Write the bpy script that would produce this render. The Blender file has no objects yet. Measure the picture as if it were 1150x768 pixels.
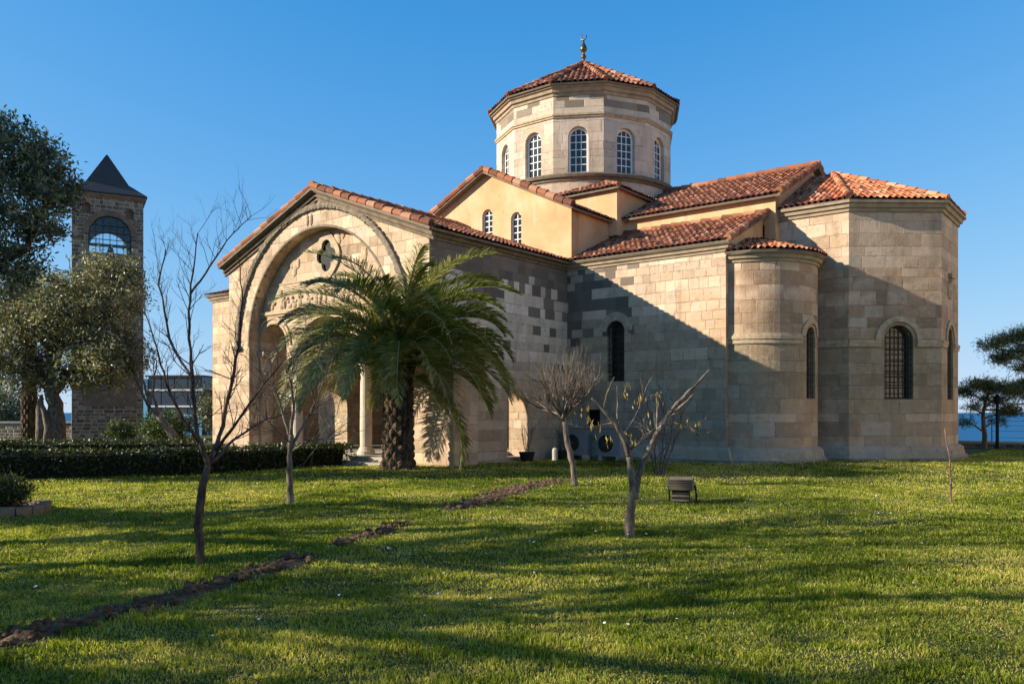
import bpy, bmesh, math, random
import numpy as np
from math import sin, cos, pi, radians, sqrt, atan2
from mathutils import Vector, Matrix
from mathutils.geometry import delaunay_2d_cdt

S = bpy.context.scene
COL = S.collection

# ------------------------------------------------------------------ camera, sky, sun, exposure
FPX, EYE, HZ = 923.0, 1.65, 463.0
cam = bpy.data.cameras.new('camera'); co = bpy.data.objects.new('camera', cam); COL.objects.link(co)
co.location = (0, 0, EYE); co.rotation_euler = (pi/2, 0, 0)
cam.lens = 36*FPX/1150; cam.sensor_width = 36; cam.shift_y = (HZ-384)/1150
cam.clip_start = .1; cam.clip_end = 60000
S.camera = co

SUN_DIR = Vector((-.990, -.14, 0)).normalized(); SUN_EL = radians(22)
sd = Vector((SUN_DIR.x*cos(SUN_EL), SUN_DIR.y*cos(SUN_EL), sin(SUN_EL)))
W = bpy.data.worlds.new('World'); S.world = W; W.use_nodes = True
wn = W.node_tree; wn.nodes.clear()
sky = wn.nodes.new('ShaderNodeTexSky'); sky.sky_type = 'NISHITA'; sky.sun_disc = False
sky.sun_elevation = SUN_EL; sky.sun_rotation = atan2(sd.x, sd.y) % (2*pi)
sky.air_density = .7; sky.dust_density = 0; sky.ozone_density = 3; sky.altitude = 50
# the film's response to the bright sky: each channel eases off towards the horizon
sp = wn.nodes.new('ShaderNodeSeparateColor'); cb = wn.nodes.new('ShaderNodeCombineColor')
wn.links.new(sky.outputs[0], sp.inputs[0])
def wmath(op, a, b):
    x = wn.nodes.new('ShaderNodeMath'); x.operation = op
    for k, q in enumerate((a, b)):
        if hasattr(q, 'links'): wn.links.new(q, x.inputs[k])
        else: x.inputs[k].default_value = q
    return x.outputs[0]
for k, (off, top, sc) in enumerate(((.42, .64, 2.5), (0, .77, 2.4), (0, .95, 1.75))):
    e = wmath('POWER', math.e, wmath('DIVIDE', wmath('SUBTRACT', off, sp.outputs[k]), sc))
    wn.links.new(wmath('MAXIMUM', wmath('MULTIPLY', wmath('SUBTRACT', 1, e), top/2.22/.15), .17), cb.inputs[k])
bg = wn.nodes.new('ShaderNodeBackground'); bg.inputs[1].default_value = .15
wo = wn.nodes.new('ShaderNodeOutputWorld')
wn.links.new(cb.outputs[0], bg.inputs[0]); wn.links.new(bg.outputs[0], wo.inputs[0])

sl = bpy.data.lights.new('sun', 'SUN'); sl.energy = 4.3; sl.angle = radians(.5); sl.color = (1, .90, .73)
so = bpy.data.objects.new('sun', sl); COL.objects.link(so)
so.rotation_euler = (-sd).to_track_quat('-Z', 'Y').to_euler(); so.location = sd*60

S.view_settings.view_transform = 'Standard'; S.view_settings.look = 'None'
S.view_settings.exposure = 1.15; S.view_settings.gamma = 1; S.view_settings.use_curve_mapping = False
S.render.engine = 'CYCLES'; S.cycles.max_bounces = 6; S.cycles.transparent_max_bounces = 12
S.cycles.use_denoising = True

# ------------------------------------------------------------------ coordinates
Ed = Vector((.786, -.618, 0)); Nd = Vector((.618, .786, 0))         # the church's east and north in the world
CE, CN = -21.2, 32.4                                                # dome centre
CH = Ed*CE + Nd*CN
CROT = atan2(-.618, .786)
def ground(px, py):
    Y = EYE*FPX/(py-HZ); return Vector(((px-575)/FPX*Y, Y, 0))
def at(px, py, Y):
    return Vector(((px-575)/FPX*Y, Y, EYE+(HZ-py)/FPX*Y))

# ------------------------------------------------------------------ objects
def props(o, label=None, cat=None, group=None, kind=None):
    if label: o['label'] = label
    if cat: o['category'] = cat
    if group: o['group'] = group
    if kind: o['kind'] = kind
    return o
def thing(name, label, cat, loc=(0, 0, 0), rz=0, group=None):
    o = bpy.data.objects.new(name, None); COL.objects.link(o); o.location = loc; o.rotation_euler = (0, 0, rz)
    o.empty_display_size = .3
    return props(o, label, cat, group)

class MB:
    def __init__(s): s.v = []; s.f = []; s.uv = []; s.mi = []
    def vert(s, p): s.v.append(tuple(p)); return len(s.v)-1
    def face(s, idx, uv=None, mi=0):
        if uv is None:
            a, b, c = [Vector(s.v[idx[k]]) for k in (0, 1, 2)]
            n = (b-a).cross(c-a)
            if len(idx) > 3 and n.length < 1e-9: n = (Vector(s.v[idx[2]])-a).cross(Vector(s.v[idx[3]])-a)
            n = n.normalized() if n.length > 1e-12 else Vector((0, 0, 1))
            if abs(n.z) > .75: uv = [(s.v[i][0], s.v[i][1]) for i in idx]
            else:
                t = Vector((0, 0, 1)).cross(n).normalized()
                uv = [(t.dot(Vector(s.v[i])), s.v[i][2]) for i in idx]
        s.f.append(tuple(idx)); s.uv.append(uv); s.mi.append(mi)
    def poly(s, pts, uv=None, mi=0): s.face([s.vert(p) for p in pts], uv, mi)
    def box(s, lo, hi, mi=0, M=None):
        x0, y0, z0 = lo; x1, y1, z1 = hi
        P = [(x0, y0, z0), (x1, y0, z0), (x1, y1, z0), (x0, y1, z0), (x0, y0, z1), (x1, y0, z1), (x1, y1, z1), (x0, y1, z1)]
        if M: P = [M(*p) for p in P]
        i = [s.vert(p) for p in P]
        for q in ((0, 3, 2, 1), (4, 5, 6, 7), (0, 1, 5, 4), (1, 2, 6, 5), (2, 3, 7, 6), (3, 0, 4, 7)): s.face([i[k] for k in q], None, mi)
    def tube(s, pts, rad, n=6, cap=True, mi=0, twist=0):
        pts = [Vector(p) for p in pts]; prev = None; rings = []; L = 0
        ref = Vector((0, 0, 1)) if abs((pts[-1]-pts[0]).normalized().z) < .9 else Vector((1, 0, 0))
        for i, p in enumerate(pts):
            d = (pts[min(i+1, len(pts)-1)]-pts[max(i-1, 0)]).normalized()
            a = d.cross(ref)
            a = a.normalized() if a.length > 1e-6 else Vector((1, 0, 0)); b = d.cross(a)
            if i: L += (p-pts[i-1]).length
            r = rad[i] if hasattr(rad, '__len__') else rad
            ring = [s.vert(p+(a*cos(2*pi*k/n)+b*sin(2*pi*k/n))*r) for k in range(n)]
            if prev:
                for k in range(n):
                    k2 = (k+1) % n
                    s.face((prev[k], prev[k2], ring[k2], ring[k]), [(k/n, pl), ((k+1)/n, pl), ((k+1)/n, L), (k/n, L)], mi)
            prev = ring; pl = L; rings.append(ring)
        if cap:
            s.face(rings[0][::-1], [(0, 0)]*n, mi); s.face(rings[-1], [(0, 0)]*n, mi)
    def lathe(s, prof, c=(0, 0, 0), n=20, mi=0):
        prev = None
        for r, z in prof:
            ring = [s.vert((c[0]+r*cos(2*pi*k/n), c[1]+r*sin(2*pi*k/n), c[2]+z)) for k in range(n)]
            if prev:
                for k in range(n):
                    k2 = (k+1) % n
                    s.face((prev[k], prev[k2], ring[k2], ring[k]), None, mi)
            else: s.face(ring[::-1], None, mi)
            prev = ring
        s.face(prev, None, mi)
    def ball(s, c, r, n=10, m=7, M=None, mi=0):
        rx, ry, rz = r if hasattr(r, '__len__') else (r, r, r); prev = None
        for j in range(m+1):
            a = -pi/2+pi*j/m
            ring = []
            for k in range(n):
                p = (c[0]+rx*max(cos(a), .02)*cos(2*pi*k/n), c[1]+ry*max(cos(a), .02)*sin(2*pi*k/n), c[2]+rz*sin(a))
                ring.append(s.vert(M(*p) if M else p))
            if prev:
                for k in range(n): s.face((prev[k], prev[(k+1) % n], ring[(k+1) % n], ring[k]), None, mi)
            prev = ring
    def build(s, name, mats, parent=None, smooth=False):
        me = bpy.data.meshes.new(name); me.from_pydata(s.v, [], s.f)
        u = me.uv_layers.new(name='UVMap')
        flat = np.array([c for f in s.uv for p in f for c in p], dtype=np.float32)
        u.data.foreach_set('uv', flat)
        for m in (mats if isinstance(mats, (list, tuple)) else [mats]): me.materials.append(m)
        if any(s.mi): me.polygons.foreach_set('material_index', s.mi)
        if smooth: me.polygons.foreach_set('use_smooth', [True]*len(s.f))
        me.update()
        o = bpy.data.objects.new(name, me); COL.objects.link(o); o.parent = parent
        return o

def np_obj(name, V, F, mat, parent=None, rnd=None, smooth=False):
    me = bpy.data.meshes.new(name); k = F.shape[1]
    me.vertices.add(len(V)); me.vertices.foreach_set('co', V.astype(np.float32).ravel())
    me.loops.add(F.size); me.loops.foreach_set('vertex_index', F.astype(np.int32).ravel())
    me.polygons.add(len(F)); me.polygons.foreach_set('loop_start', np.arange(0, F.size, k, dtype=np.int32))
    me.polygons.foreach_set('loop_total', np.full(len(F), k, dtype=np.int32))
    if smooth: me.polygons.foreach_set('use_smooth', np.ones(len(F), dtype=bool))
    me.update(calc_edges=True); me.validate()
    if rnd is not None:
        a = me.attributes.new('rnd', 'FLOAT', 'POINT'); a.data.foreach_set('value', rnd.astype(np.float32))
    me.materials.append(mat)
    o = bpy.data.objects.new(name, me); COL.objects.link(o); o.parent = parent
    return o

# ------------------------------------------------------------------ materials
class NT:
    def __init__(s, name):
        s.mat = bpy.data.materials.new(name); s.mat.use_nodes = True; s.t = s.mat.node_tree; s.t.nodes.clear()
        s.out = s.n('ShaderNodeOutputMaterial'); s.p = s.n('ShaderNodeBsdfPrincipled'); s.t.links.new(s.p.outputs[0], s.out.inputs[0])
        s.p.inputs['Specular IOR Level'].default_value = .25; s.p.inputs['Roughness'].default_value = .85
    def n(s, ty, **k):
        x = s.t.nodes.new(ty)
        for a, b in k.items(): setattr(x, a, b)
        return x
    def put(s, sock, v):
        if hasattr(v, 'is_linked') or hasattr(v, 'links'): s.t.links.new(v, sock)
        elif hasattr(v, '__len__') and len(v) == 3 and sock.type == 'RGBA': sock.default_value = (*v, 1)
        else: sock.default_value = v
    def m(s, op, a, b=0, c=None, clamp=False):
        x = s.n('ShaderNodeMath', operation=op); x.use_clamp = clamp
        s.put(x.inputs[0], a); s.put(x.inputs[1], b)
        if c is not None: s.put(x.inputs[2], c)
        return x.outputs[0]
    def sm(s, v, a, b, lo=0., hi=1.):
        x = s.n('ShaderNodeMapRange', interpolation_type='SMOOTHSTEP')
        s.put(x.inputs[0], v)
        for i, q in zip((1, 2, 3, 4), (a, b, lo, hi)): s.put(x.inputs[i], q)
        return x.outputs[0]
    def mix(s, f, a, b, mode='MIX'):
        x = s.n('ShaderNodeMix', data_type='RGBA', blend_type=mode); s.put(x.inputs[0], f); s.put(x.inputs[6], a); s.put(x.inputs[7], b)
        return x.outputs[2]
    def noise(s, vec, scale, det=3, rough=.55, out=0, dim='3D'):
        x = s.n('ShaderNodeTexNoise', noise_dimensions=dim); x.inputs['Scale'].default_value = scale; x.inputs['Detail'].default_value = det; x.inputs['Roughness'].default_value = rough
        if dim == '1D': s.put(x.inputs['W'], vec)
        elif vec is not None: s.put(x.inputs['Vector'], vec)
        return x.outputs[out]
    def ramp(s, v, stops):
        x = s.n('ShaderNodeValToRGB'); r = x.color_ramp
        while len(r.elements) > 1: r.elements.remove(r.elements[-1])
        r.elements[0].position = stops[0][0]; r.elements[0].color = (*stops[0][1], 1)
        for p, c in stops[1:]:
            e = r.elements.new(p); e.color = (*c, 1)
        s.put(x.inputs[0], v); return x.outputs[0]
    def sep(s, v):
        x = s.n('ShaderNodeSeparateXYZ'); s.put(x.inputs[0], v); return x.outputs
    def comb(s, a, b, c=0):
        x = s.n('ShaderNodeCombineXYZ')
        for i, q in enumerate((a, b, c)): s.put(x.inputs[i], q)
        return x.outputs[0]
    def white(s, v, out='Value'):
        x = s.n('ShaderNodeTexWhiteNoise', noise_dimensions='3D'); s.put(x.inputs['Vector'], v); return x.outputs[out]
    def obj(s): return s.n('ShaderNodeTexCoord').outputs['Object']
    def uv(s): return s.n('ShaderNodeTexCoord').outputs['UV']
    def attr(s, a='rnd'): return s.n('ShaderNodeAttribute', attribute_name=a).outputs['Fac']
    def base(s, v): s.put(s.p.inputs['Base Color'], v)
    def rough(s, v): s.put(s.p.inputs['Roughness'], v)
    def bump(s, h, strength=.6, dist=.02):
        x = s.n('ShaderNodeBump'); x.inputs['Strength'].default_value = strength; x.inputs['Distance'].default_value = dist
        s.put(x.inputs['Height'], h); s.t.links.new(x.outputs[0], s.p.inputs['Normal'])

def plain(name, c, rough=.7, var=.25, scale=6, bump=0, metal=0, spec=.25):
    t = NT(name); o = t.obj(); nz = t.noise(o, scale, 5)
    f = t.m('MULTIPLY_ADD', t.m('SUBTRACT', nz, .5), var*2.4, 1.0)
    x = t.n('ShaderNodeVectorMath', operation='SCALE'); x.inputs[0].default_value = c; t.put(x.inputs['Scale'], f)
    t.base(x.outputs[0]); t.rough(rough); t.p.inputs['Metallic'].default_value = metal; t.p.inputs['Specular IOR Level'].default_value = spec
    if bump: t.bump(t.noise(o, scale*5, 4), .5, bump)
    return t.mat

def ashlar(t, h=.4, w=.7, wild=1.3):
    """irregular courses of squared blocks -> (random per block, second random, joint mask, joint distance)"""
    u, v, _ = t.sep(t.uv())
    v1 = t.m('ADD', t.m('DIVIDE', v, h), t.m('MULTIPLY', t.noise(v, .9, 1, dim='1D'), 1.1*wild))
    row = t.m('FLOOR', v1); fv = t.m('FRACT', v1)
    rr = t.white(t.comb(row, 3.3, 1.7))
    u0 = t.m('MULTIPLY', t.m('DIVIDE', u, w), t.m('MULTIPLY_ADD', rr, .7, .7))
    u1 = t.m('ADD', t.m('ADD', u0, t.m('MULTIPLY', rr, 37.)), t.m('MULTIPLY', t.noise(t.comb(u, t.m('MULTIPLY', row, 5.17), 0), 1.1, 1), 1.3*wild))
    col = t.m('FLOOR', u1); fu = t.m('FRACT', u1)
    cell = t.comb(row, col, 0.5)
    r1 = t.white(cell); r2 = t.white(t.comb(col, row, 7.5))
    du = t.m('MULTIPLY', t.m('MINIMUM', fu, t.m('SUBTRACT', 1, fu)), w); dv = t.m('MULTIPLY', t.m('MINIMUM', fv, t.m('SUBTRACT', 1, fv)), h)
    d = t.m('MINIMUM', du, dv)
    d = t.m('ADD', d, t.m('MULTIPLY', t.m('SUBTRACT', t.noise(t.obj(), 7, 4), .5), .045))
    chip = t.m('MULTIPLY', t.sm(t.noise(t.obj(), 3.6, 5, .75), .56, .70), .05)
    joint = t.m('MULTIPLY', t.sm(t.m('SUBTRACT', d, chip), .0, .022, 1., 0.), t.sm(t.noise(t.obj(), 1.3, 4, .65), .36, .6, .25, 1.))
    uc = t.m('ADD', u, t.m('DIVIDE', t.m('MULTIPLY', t.m('SUBTRACT', .5, fu), w), t.m('MULTIPLY_ADD', rr, .7, .7))); vc = t.m('ADD', v, t.m('MULTIPLY', t.m('SUBTRACT', .5, fv), h*.85))
    t.cell = (uc, vc, rr, t.white(t.comb(row, 8.1, 4.4)))
    return u, v, r1, r2, joint, d

def stone(name, zstops, dark=None, darkcol=(.115, .092, .072), h=.36, w=.56, var=.2, light=.12, jointcol=(.17, .125, .085), jf=.42, stain=.45, course=.8):
    t = NT(name); o = t.obj(); X, Y, Z = t.sep(o)
    u, v, r1, r2, joint, d = ashlar(t, h, w)
    zz = t.m('ADD', Z, t.m('ADD', t.m('MULTIPLY', t.m('SUBTRACT', r2, .5), 1.1), t.m('MULTIPLY', t.m('SUBTRACT', t.noise(o, .5, 2), .5), 1.6)))
    zmax = 20.
    c = t.ramp(t.m('DIVIDE', zz, zmax), [(a/zmax, b) for a, b in zstops])
    # each course, then each block, has its own tone and tint
    uc, vc, rr, rr2 = t.cell
    c = t.mix(1., c, t.ramp(rr2, [(0, (.74, .70, .64)), (.35, (.93, .91, .88)), (.7, (1.03, 1.02, 1.)), (1, (1.12, 1.12, 1.12))]), 'MULTIPLY') if course == 1 else t.mix(course, c, t.mix(1., c, t.ramp(rr2, [(0, (.74, .70, .64)), (.35, (.93, .91, .88)), (.7, (1.03, 1.02, 1.)), (1, (1.12, 1.12, 1.12))]), 'MULTIPLY'))
    c = t.mix(1., c, t.ramp(r1, [(0, (1-var*1.25,)*3), (.3, (1-var*.6, 1-var*.62, 1-var*.7)), (.6, (1, .97, .92)), (1, (1+var*.5, 1+var*.5, 1+var*.5))]), 'MULTIPLY')
    c = t.mix(t.sm(r2, .8, .9, 0, .32), c, (.38, .235, .135))
    c = t.mix(t.sm(r2, 0., .1, light*4, 0), c, (.58, .50, .40))
    big = t.noise(o, .28, 4, .6)
    c = t.mix(t.sm(big, .45, .66, 0, .4), c, (.36, .255, .165))
    ero = t.noise(t.comb(t.m('MULTIPLY', X, 1.0), Y, t.m('MULTIPLY', Z, 2.2)), 1.9, 6, .72)
    c = t.mix(t.sm(ero, .53, .62, 0, .28), c, (.54, .455, .36))
    # weather stains and pits
    st = t.noise(t.comb(X, Y, t.m('MULTIPLY', Z, .35)), 1.1, 6, .65)
    c = t.mix(t.sm(st, .52, .72, 0, stain), c, (.16, .115, .07))
    stk = t.noise(t.comb(X, Y, t.m('MULTIPLY', Z, .07)), 2.6, 6, .7)
    c = t.mix(t.sm(stk, .53, .70, 0, .42), c, (.23, .165, .11))
    pt = t.noise(o, 4.2, 6, .74)
    c = t.mix(t.sm(pt, .53, .70, 0, .5), c, (.20, .14, .09)); c = t.mix(t.sm(pt, .30, .46, .35, 0), c, (.60, .50, .385))
    if dark is not None:
        P = dark(t, uc, vc, uc, Y, o)
        isd = t.m('LESS_THAN', t.white(t.comb(t.m('MULTIPLY', r1, 91.7), t.m('MULTIPLY', r2, 53.1), 2.2)), P)
        dk = t.mix(r1, darkcol, tuple(q*1.7 for q in darkcol))
        c = t.mix(t.m('MULTIPLY', isd, .95), c, dk)
    c = t.mix(t.m('MULTIPLY', joint, jf), c, jointcol)
    t.base(c); t.rough(.92)
    hh = t.m('ADD', t.m('MULTIPLY', t.m('SUBTRACT', 1, joint), .55), t.m('ADD', t.m('MULTIPLY', r1, .5), t.m('MULTIPLY', pt, .9)))
    hh = t.m('ADD', hh, t.m('MULTIPLY', t.noise(o, 22, 4, .65), .5))
    t.bump(hh, .75, .03)
    return t.mat

CREAM, TAN, BROWN, WHITE_, GREYST = (.62, .45, .325), (.55, .375, .248), (.44, .285, .182), (.69, .54, .43), (.45, .345, .262)
def Zr(t, z, a, b): return t.sm(z, a, b)
M = {}
M['stone'] = stone('pale_ashlar', [(0, GREYST), (.9, TAN), (3.2, TAN), (4.6, BROWN), (5.4, CREAM), (7, CREAM), (9, WHITE_)])
M['apse'] = stone('apse_ashlar', [(0, GREYST), (1.0, TAN), (3.4, (.36, .27, .165)), (5.0, BROWN), (5.7, CREAM), (6.0, BROWN), (6.5, BROWN), (6.9, CREAM), (9, CREAM)], h=.40, w=.66)
M['south'] = stone('south_aisle_ashlar', [(0, GREYST), (.9, (.35, .31, .24)), (3, TAN), (4.7, TAN), (5.3, CREAM), (9, WHITE_)],
    dark=lambda t, u, z, X, Y, o: t.m('ADD', t.m('MULTIPLY', t.m('MULTIPLY', t.sm(X, 5.0, 7.6, 1, .0), Zr(t, z, 4.0, 4.8)), .68), t.m('MULTIPLY', Zr(t, z, 5, 5.5), .03)), h=.33, w=.48)
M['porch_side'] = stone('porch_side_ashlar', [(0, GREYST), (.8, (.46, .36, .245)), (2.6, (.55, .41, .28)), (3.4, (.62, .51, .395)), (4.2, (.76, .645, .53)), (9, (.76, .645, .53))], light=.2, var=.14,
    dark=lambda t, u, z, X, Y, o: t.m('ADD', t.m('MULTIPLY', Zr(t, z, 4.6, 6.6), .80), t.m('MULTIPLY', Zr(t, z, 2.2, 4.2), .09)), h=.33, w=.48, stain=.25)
M['porch'] = stone('porch_ashlar', [(0, (.45, .34, .23)), (1, CREAM), (5, (.57, .42, .28)), (9, CREAM)], h=.38, w=.6, stain=.8, jf=.35, var=.24)
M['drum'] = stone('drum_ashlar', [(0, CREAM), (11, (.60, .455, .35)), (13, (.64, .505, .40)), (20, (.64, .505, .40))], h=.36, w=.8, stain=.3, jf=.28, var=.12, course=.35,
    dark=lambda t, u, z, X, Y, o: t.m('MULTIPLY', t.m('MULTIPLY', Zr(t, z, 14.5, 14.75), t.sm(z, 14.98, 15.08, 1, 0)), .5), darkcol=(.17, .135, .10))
M['trim'] = plain('weathered_trim_stone', (.33, .25, .17), .9, .5, 3, .02)
M['trim_dark'] = plain('dark_weathered_stone', (.17, .125, .085), .95, .6, 4, .03)
M['label'] = plain('blackened_carved_stone', (.20, .16, .115), .95, .7, 7, .05)
M['relief'] = plain('carved_relief_stone', (.44, .325, .21), .9, .5, 6, .03)
M['column'] = plain('column_marble', (.50, .42, .32), .6, .3, 3, .006)
M['plinth'] = stone('plinth_ashlar', [(0, (.22, .195, .16)), (.5, (.33, .29, .22)), (2, TAN)], h=.5, w=1.0)
M['floor'] = plain('paving_stone', (.36, .31, .24), .9, .3, 2, .01)
M['plasterdark'] = plain('dark_plaster', (.20, .13, .085), .95, .4, 2, .01)  # dark brown plaster of the porch ceiling
M['white'] = plain('white_painted_wood', (.78, .76, .72), .5, .06, 3)
M['iron'] = plain('black_iron', (.02, .017, .015), .55, .3, 10)
M['wood'] = plain('dark_brown_wood', (.10, .052, .026), .7, .3, 8)
M['bronze'] = plain('dull_bronze', (.14, .085, .04), .4, .3, 5, 0, .8)

def plaster():
    t = NT('ochre_plaster'); o = t.obj(); X, Y, Z = t.sep(o)
    n1 = t.noise(o, .8, 6, .6); n2 = t.noise(t.comb(X, Y, t.m('MULTIPLY', Z, .25)), 2.2, 5, .6)
    c = t.ramp(n1, [(.3, (.52, .285, .14)), (.5, (.60, .36, .185)), (.7, (.66, .44, .265))])
    c = t.mix(t.sm(n2, .55, .75, 0, .35), c, (.62, .53, .38))
    n3 = t.noise(o, 1.7, 5, .7)
    c = t.mix(t.sm(n3, .6, .68, 0, .55), c, (.40, .24, .12)); n4 = t.noise(t.comb(X, Y, t.m('MULTIPLY', Z, .12)), 3.5, 6, .7); c = t.mix(t.sm(n4, .54, .68, 0, .45), c, (.36, .25, .16))
    t.base(c); t.bump(t.noise(o, 14, 5), .4, .012); return t.mat
M['plaster'] = plaster()

def tilemat(name, cs):
    t = NT(name); u, v, _ = t.sep(t.uv())
    r = t.white(t.comb(t.m('FLOOR', u), t.m('FLOOR', v), 1.5)); r2 = t.white(t.comb(t.m('FLOOR', v), t.m('FLOOR', u), 9.5))
    c = t.ramp(r, [(0, cs[0]), (.25, cs[1]), (.6, cs[2]), (.85, cs[3]), (1, cs[4])])
    n = t.noise(t.obj(), 1.3, 5, .65)
    c = t.mix(t.sm(n, .5, .72, 0, .55), c, (.10, .055, .035))
    n2 = t.noise(t.obj(), 9, 5, .7)
    c = t.mix(t.sm(n2, .52, .7, 0, .45), c, (.28, .20, .13))
    c = t.mix(t.m('MULTIPLY', t.m('GREATER_THAN', r2, .93), .6), c, (.05, .03, .025))
    t.base(c); t.rough(.85); t.bump(t.noise(t.obj(), 30, 3), .4, .008); return t.mat
M['tile'] = tilemat('terracotta_tiles', [(.12, .045, .026), (.23, .078, .040), (.31, .112, .054), (.38, .155, .078), (.40, .22, .14)])
M['tile_new'] = tilemat('bright_terracotta_tiles', [(.22, .07, .035), (.44, .14, .06), (.54, .19, .08), (.58, .25, .12), (.55, .30, .18)])
M['mortar'] = plain('roof_bedding', (.20, .155, .115), .95, .4, 4, .02)

def glass():
    t = NT('window_glass'); o = t.obj()
    t.base(t.mix(t.noise(o, .9, 2), (.012, .014, .018), (.03, .035, .04))); t.rough(.07); t.p.inputs['Specular IOR Level'].default_value = .6
    t.bump(t.noise(o, 2.5, 2), .12, .02); return t.mat
M['glass'] = glass()
def clearglass():
    t = NT('clear_glass'); a = t.n('ShaderNodeBsdfTransparent'); a.inputs[0].default_value = (.86, .92, .95, 1); g = t.n('ShaderNodeBsdfGlossy'); g.inputs['Roughness'].default_value = .05
    fr = t.n('ShaderNodeFresnel'); mx = t.n('ShaderNodeMixShader'); t.put(mx.inputs[0], fr.outputs[0]); t.put(mx.inputs[1], a.outputs[0]); t.put(mx.inputs[2], g.outputs[0])
    t.t.links.new(mx.outputs[0], t.out.inputs[0]); return t.mat
M['clear'] = clearglass()

def rubble():
    t = NT('dark_rubble_masonry'); u, v, r1, r2, joint, d = ashlar(t, .2, .34, 1.3); o = t.obj(); joint = t.sm(d, .0, .036, 1., 0.)
    c = t.ramp(r1, [(0, (.09, .075, .06)), (.4, (.155, .125, .095)), (.75, (.23, .18, .13)), (1, (.33, .265, .19))])
    c = t.mix(t.m('MULTIPLY', joint, .9), c, (.50, .42, .32))
    n = t.noise(o, 2.5, 5); c = t.mix(t.sm(n, .5, .75, 0, .5), c, (.10, .09, .07))
    t.base(c); t.rough(.95); t.bump(t.m('ADD', t.m('MULTIPLY', t.m('SUBTRACT', 1, joint), 1.), t.noise(o, 12, 4)), .8, .05); return t.mat
M['rubble'] = rubble()
M['lead'] = plain('dark_lead_sheet', (.055, .048, .043), .6, .3, 2, .01)

def bark(name, c1, c2, sc=18):
    t = NT(name); o = t.obj(); X, Y, Z = t.sep(o)
    n = t.noise(t.comb(X, Y, t.m('MULTIPLY', Z, .3)), sc, 5, .65)
    t.base(t.mix(t.sm(n, .35, .65), c1, c2)); t.rough(.95); t.bump(n, .8, .02); return t.mat
M['bark'] = bark('grey_brown_bark', (.055, .042, .033), (.17, .135, .105))
M['bark_dark'] = bark('dark_bark', (.035, .022, .017), (.12, .08, .06))
M['bark_pale'] = bark('pale_grey_bark', (.07, .052, .04), (.21, .165, .125), 14)
M['bark_red'] = bark('reddish_bark', (.10, .055, .035), (.24, .15, .10))
M['palm_trunk'] = bark('palm_trunk_scars', (.028, .019, .013), (.16, .105, .065), 9)

def leafmat(name, c1, c2, c3, trans=.3, rough=.5, spec=.35):
    t = NT(name); r = t.attr()
    c = t.ramp(r, [(0, c1), (.5, c2), (1, c3)])
    t.base(c); t.rough(rough); t.p.inputs['Specular IOR Level'].default_value = spec
    tr = t.n('ShaderNodeBsdfTranslucent'); t.put(tr.inputs[0], t.mix(1., c, (1.5, 1.5, .7), 'MULTIPLY'))
    mx = t.n('ShaderNodeMixShader'); mx.inputs[0].default_value = trans
    t.t.links.new(t.p.outputs[0], mx.inputs[1]); t.t.links.new(tr.outputs[0], mx.inputs[2]); t.t.links.new(mx.outputs[0], t.out.inputs[0])
    return t.mat
M['leaf_olive'] = leafmat('olive_leaves', (.06, .065, .025), (.19, .18, .085), (.48, .44, .27), .2, .45)
M['leaf_dark'] = leafmat('evergreen_leaves', (.035, .045, .022), (.10, .115, .06), (.28, .28, .18), .2, .4)
M['leaf_hedge'] = leafmat('hedge_leaves', (.02, .028, .008), (.045, .06, .014), (.11, .12, .03), .2, .45)
M['leaf_shrub'] = leafmat('shrub_leaves', (.03, .05, .015), (.06, .09, .025), (.10, .13, .04), .25)
M['frond'] = leafmat('palm_leaflets', (.045, .062, .010), (.14, .16, .03), (.54, .48, .24), .36, .4, .3)
M['needle'] = leafmat('pine_needles', (.035, .05, .014), (.11, .125, .03), (.26, .23, .07), .2)
M['leaf_yellow'] = leafmat('withered_yellow_leaves', (.30, .17, .03), (.48, .30, .06), (.55, .40, .13), .35)
M['grass'] = leafmat('grass_blades', (.055, .085, .006), (.225, .27, .018), (.58, .48, .15), .45, .55, .2)
M['leaf_clover'] = leafmat('clover_leaves', (.07, .12, .012), (.14, .19, .022), (.28, .30, .06), .4, .6, .15)
M['daisy'] = plain('white_petals', (.8, .8, .78), .6, .05)
M['core'] = plain('hedge_twigs', (.022, .018, .012), .95, .4, 10)

def groundmat():
    t = NT('lawn_soil'); o = t.obj(); n = t.noise(o, .35, 5); n2 = t.noise(o, 7, 6, .7)
    c = t.ramp(n, [(.3, (.035, .045, .010)), (.55, (.06, .068, .015)), (.75, (.11, .095, .03))])
    c = t.mix(t.sm(n2, .5, .75, 0, .6), c, (.05, .038, .02))
    t.base(c); t.rough(1.); t.bump(n2, 1., .06); return t.mat
M['ground'] = groundmat()
def soil():
    t = NT('turned_earth'); o = t.obj(); n = t.noise(o, 9, 6, .7)
    t.base(t.ramp(n, [(.3, (.06, .034, .017)), (.5, (.16, .098, .052)), (.7, (.30, .20, .12))])); t.rough(1.); t.bump(t.noise(o, 18, 6, .75), 1., .09); return t.mat
M['soil'] = soil()
def sea():
    t = NT('sea_water'); o = t.obj(); n = t.noise(o, .02, 4)
    t.base(t.mix(n, (.004, .07, .175), (.006, .10, .225))); t.rough(.5); t.p.inputs['Specular IOR Level'].default_value = .12
    t.bump(t.noise(o, .25, 3), .3, .5); return t.mat
M['sea'] = sea()
M['bluepaint'] = plain('pale_blue_paint', (.16, .42, .66), .5, .08, 1)
M['panel'] = plain('smoked_glass_panel', (.045, .06, .085), .25, .2, .6, spec=.5)
M['acwhite'] = plain('grey_white_enamel', (.27, .265, .25), .45, .12, 2)
M['black'] = plain('matt_black', (.012, .012, .012), .7, .2, 5)
M['concrete'] = plain('weathered_concrete', (.42, .37, .29), .95, .35, 3, .02)
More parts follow.
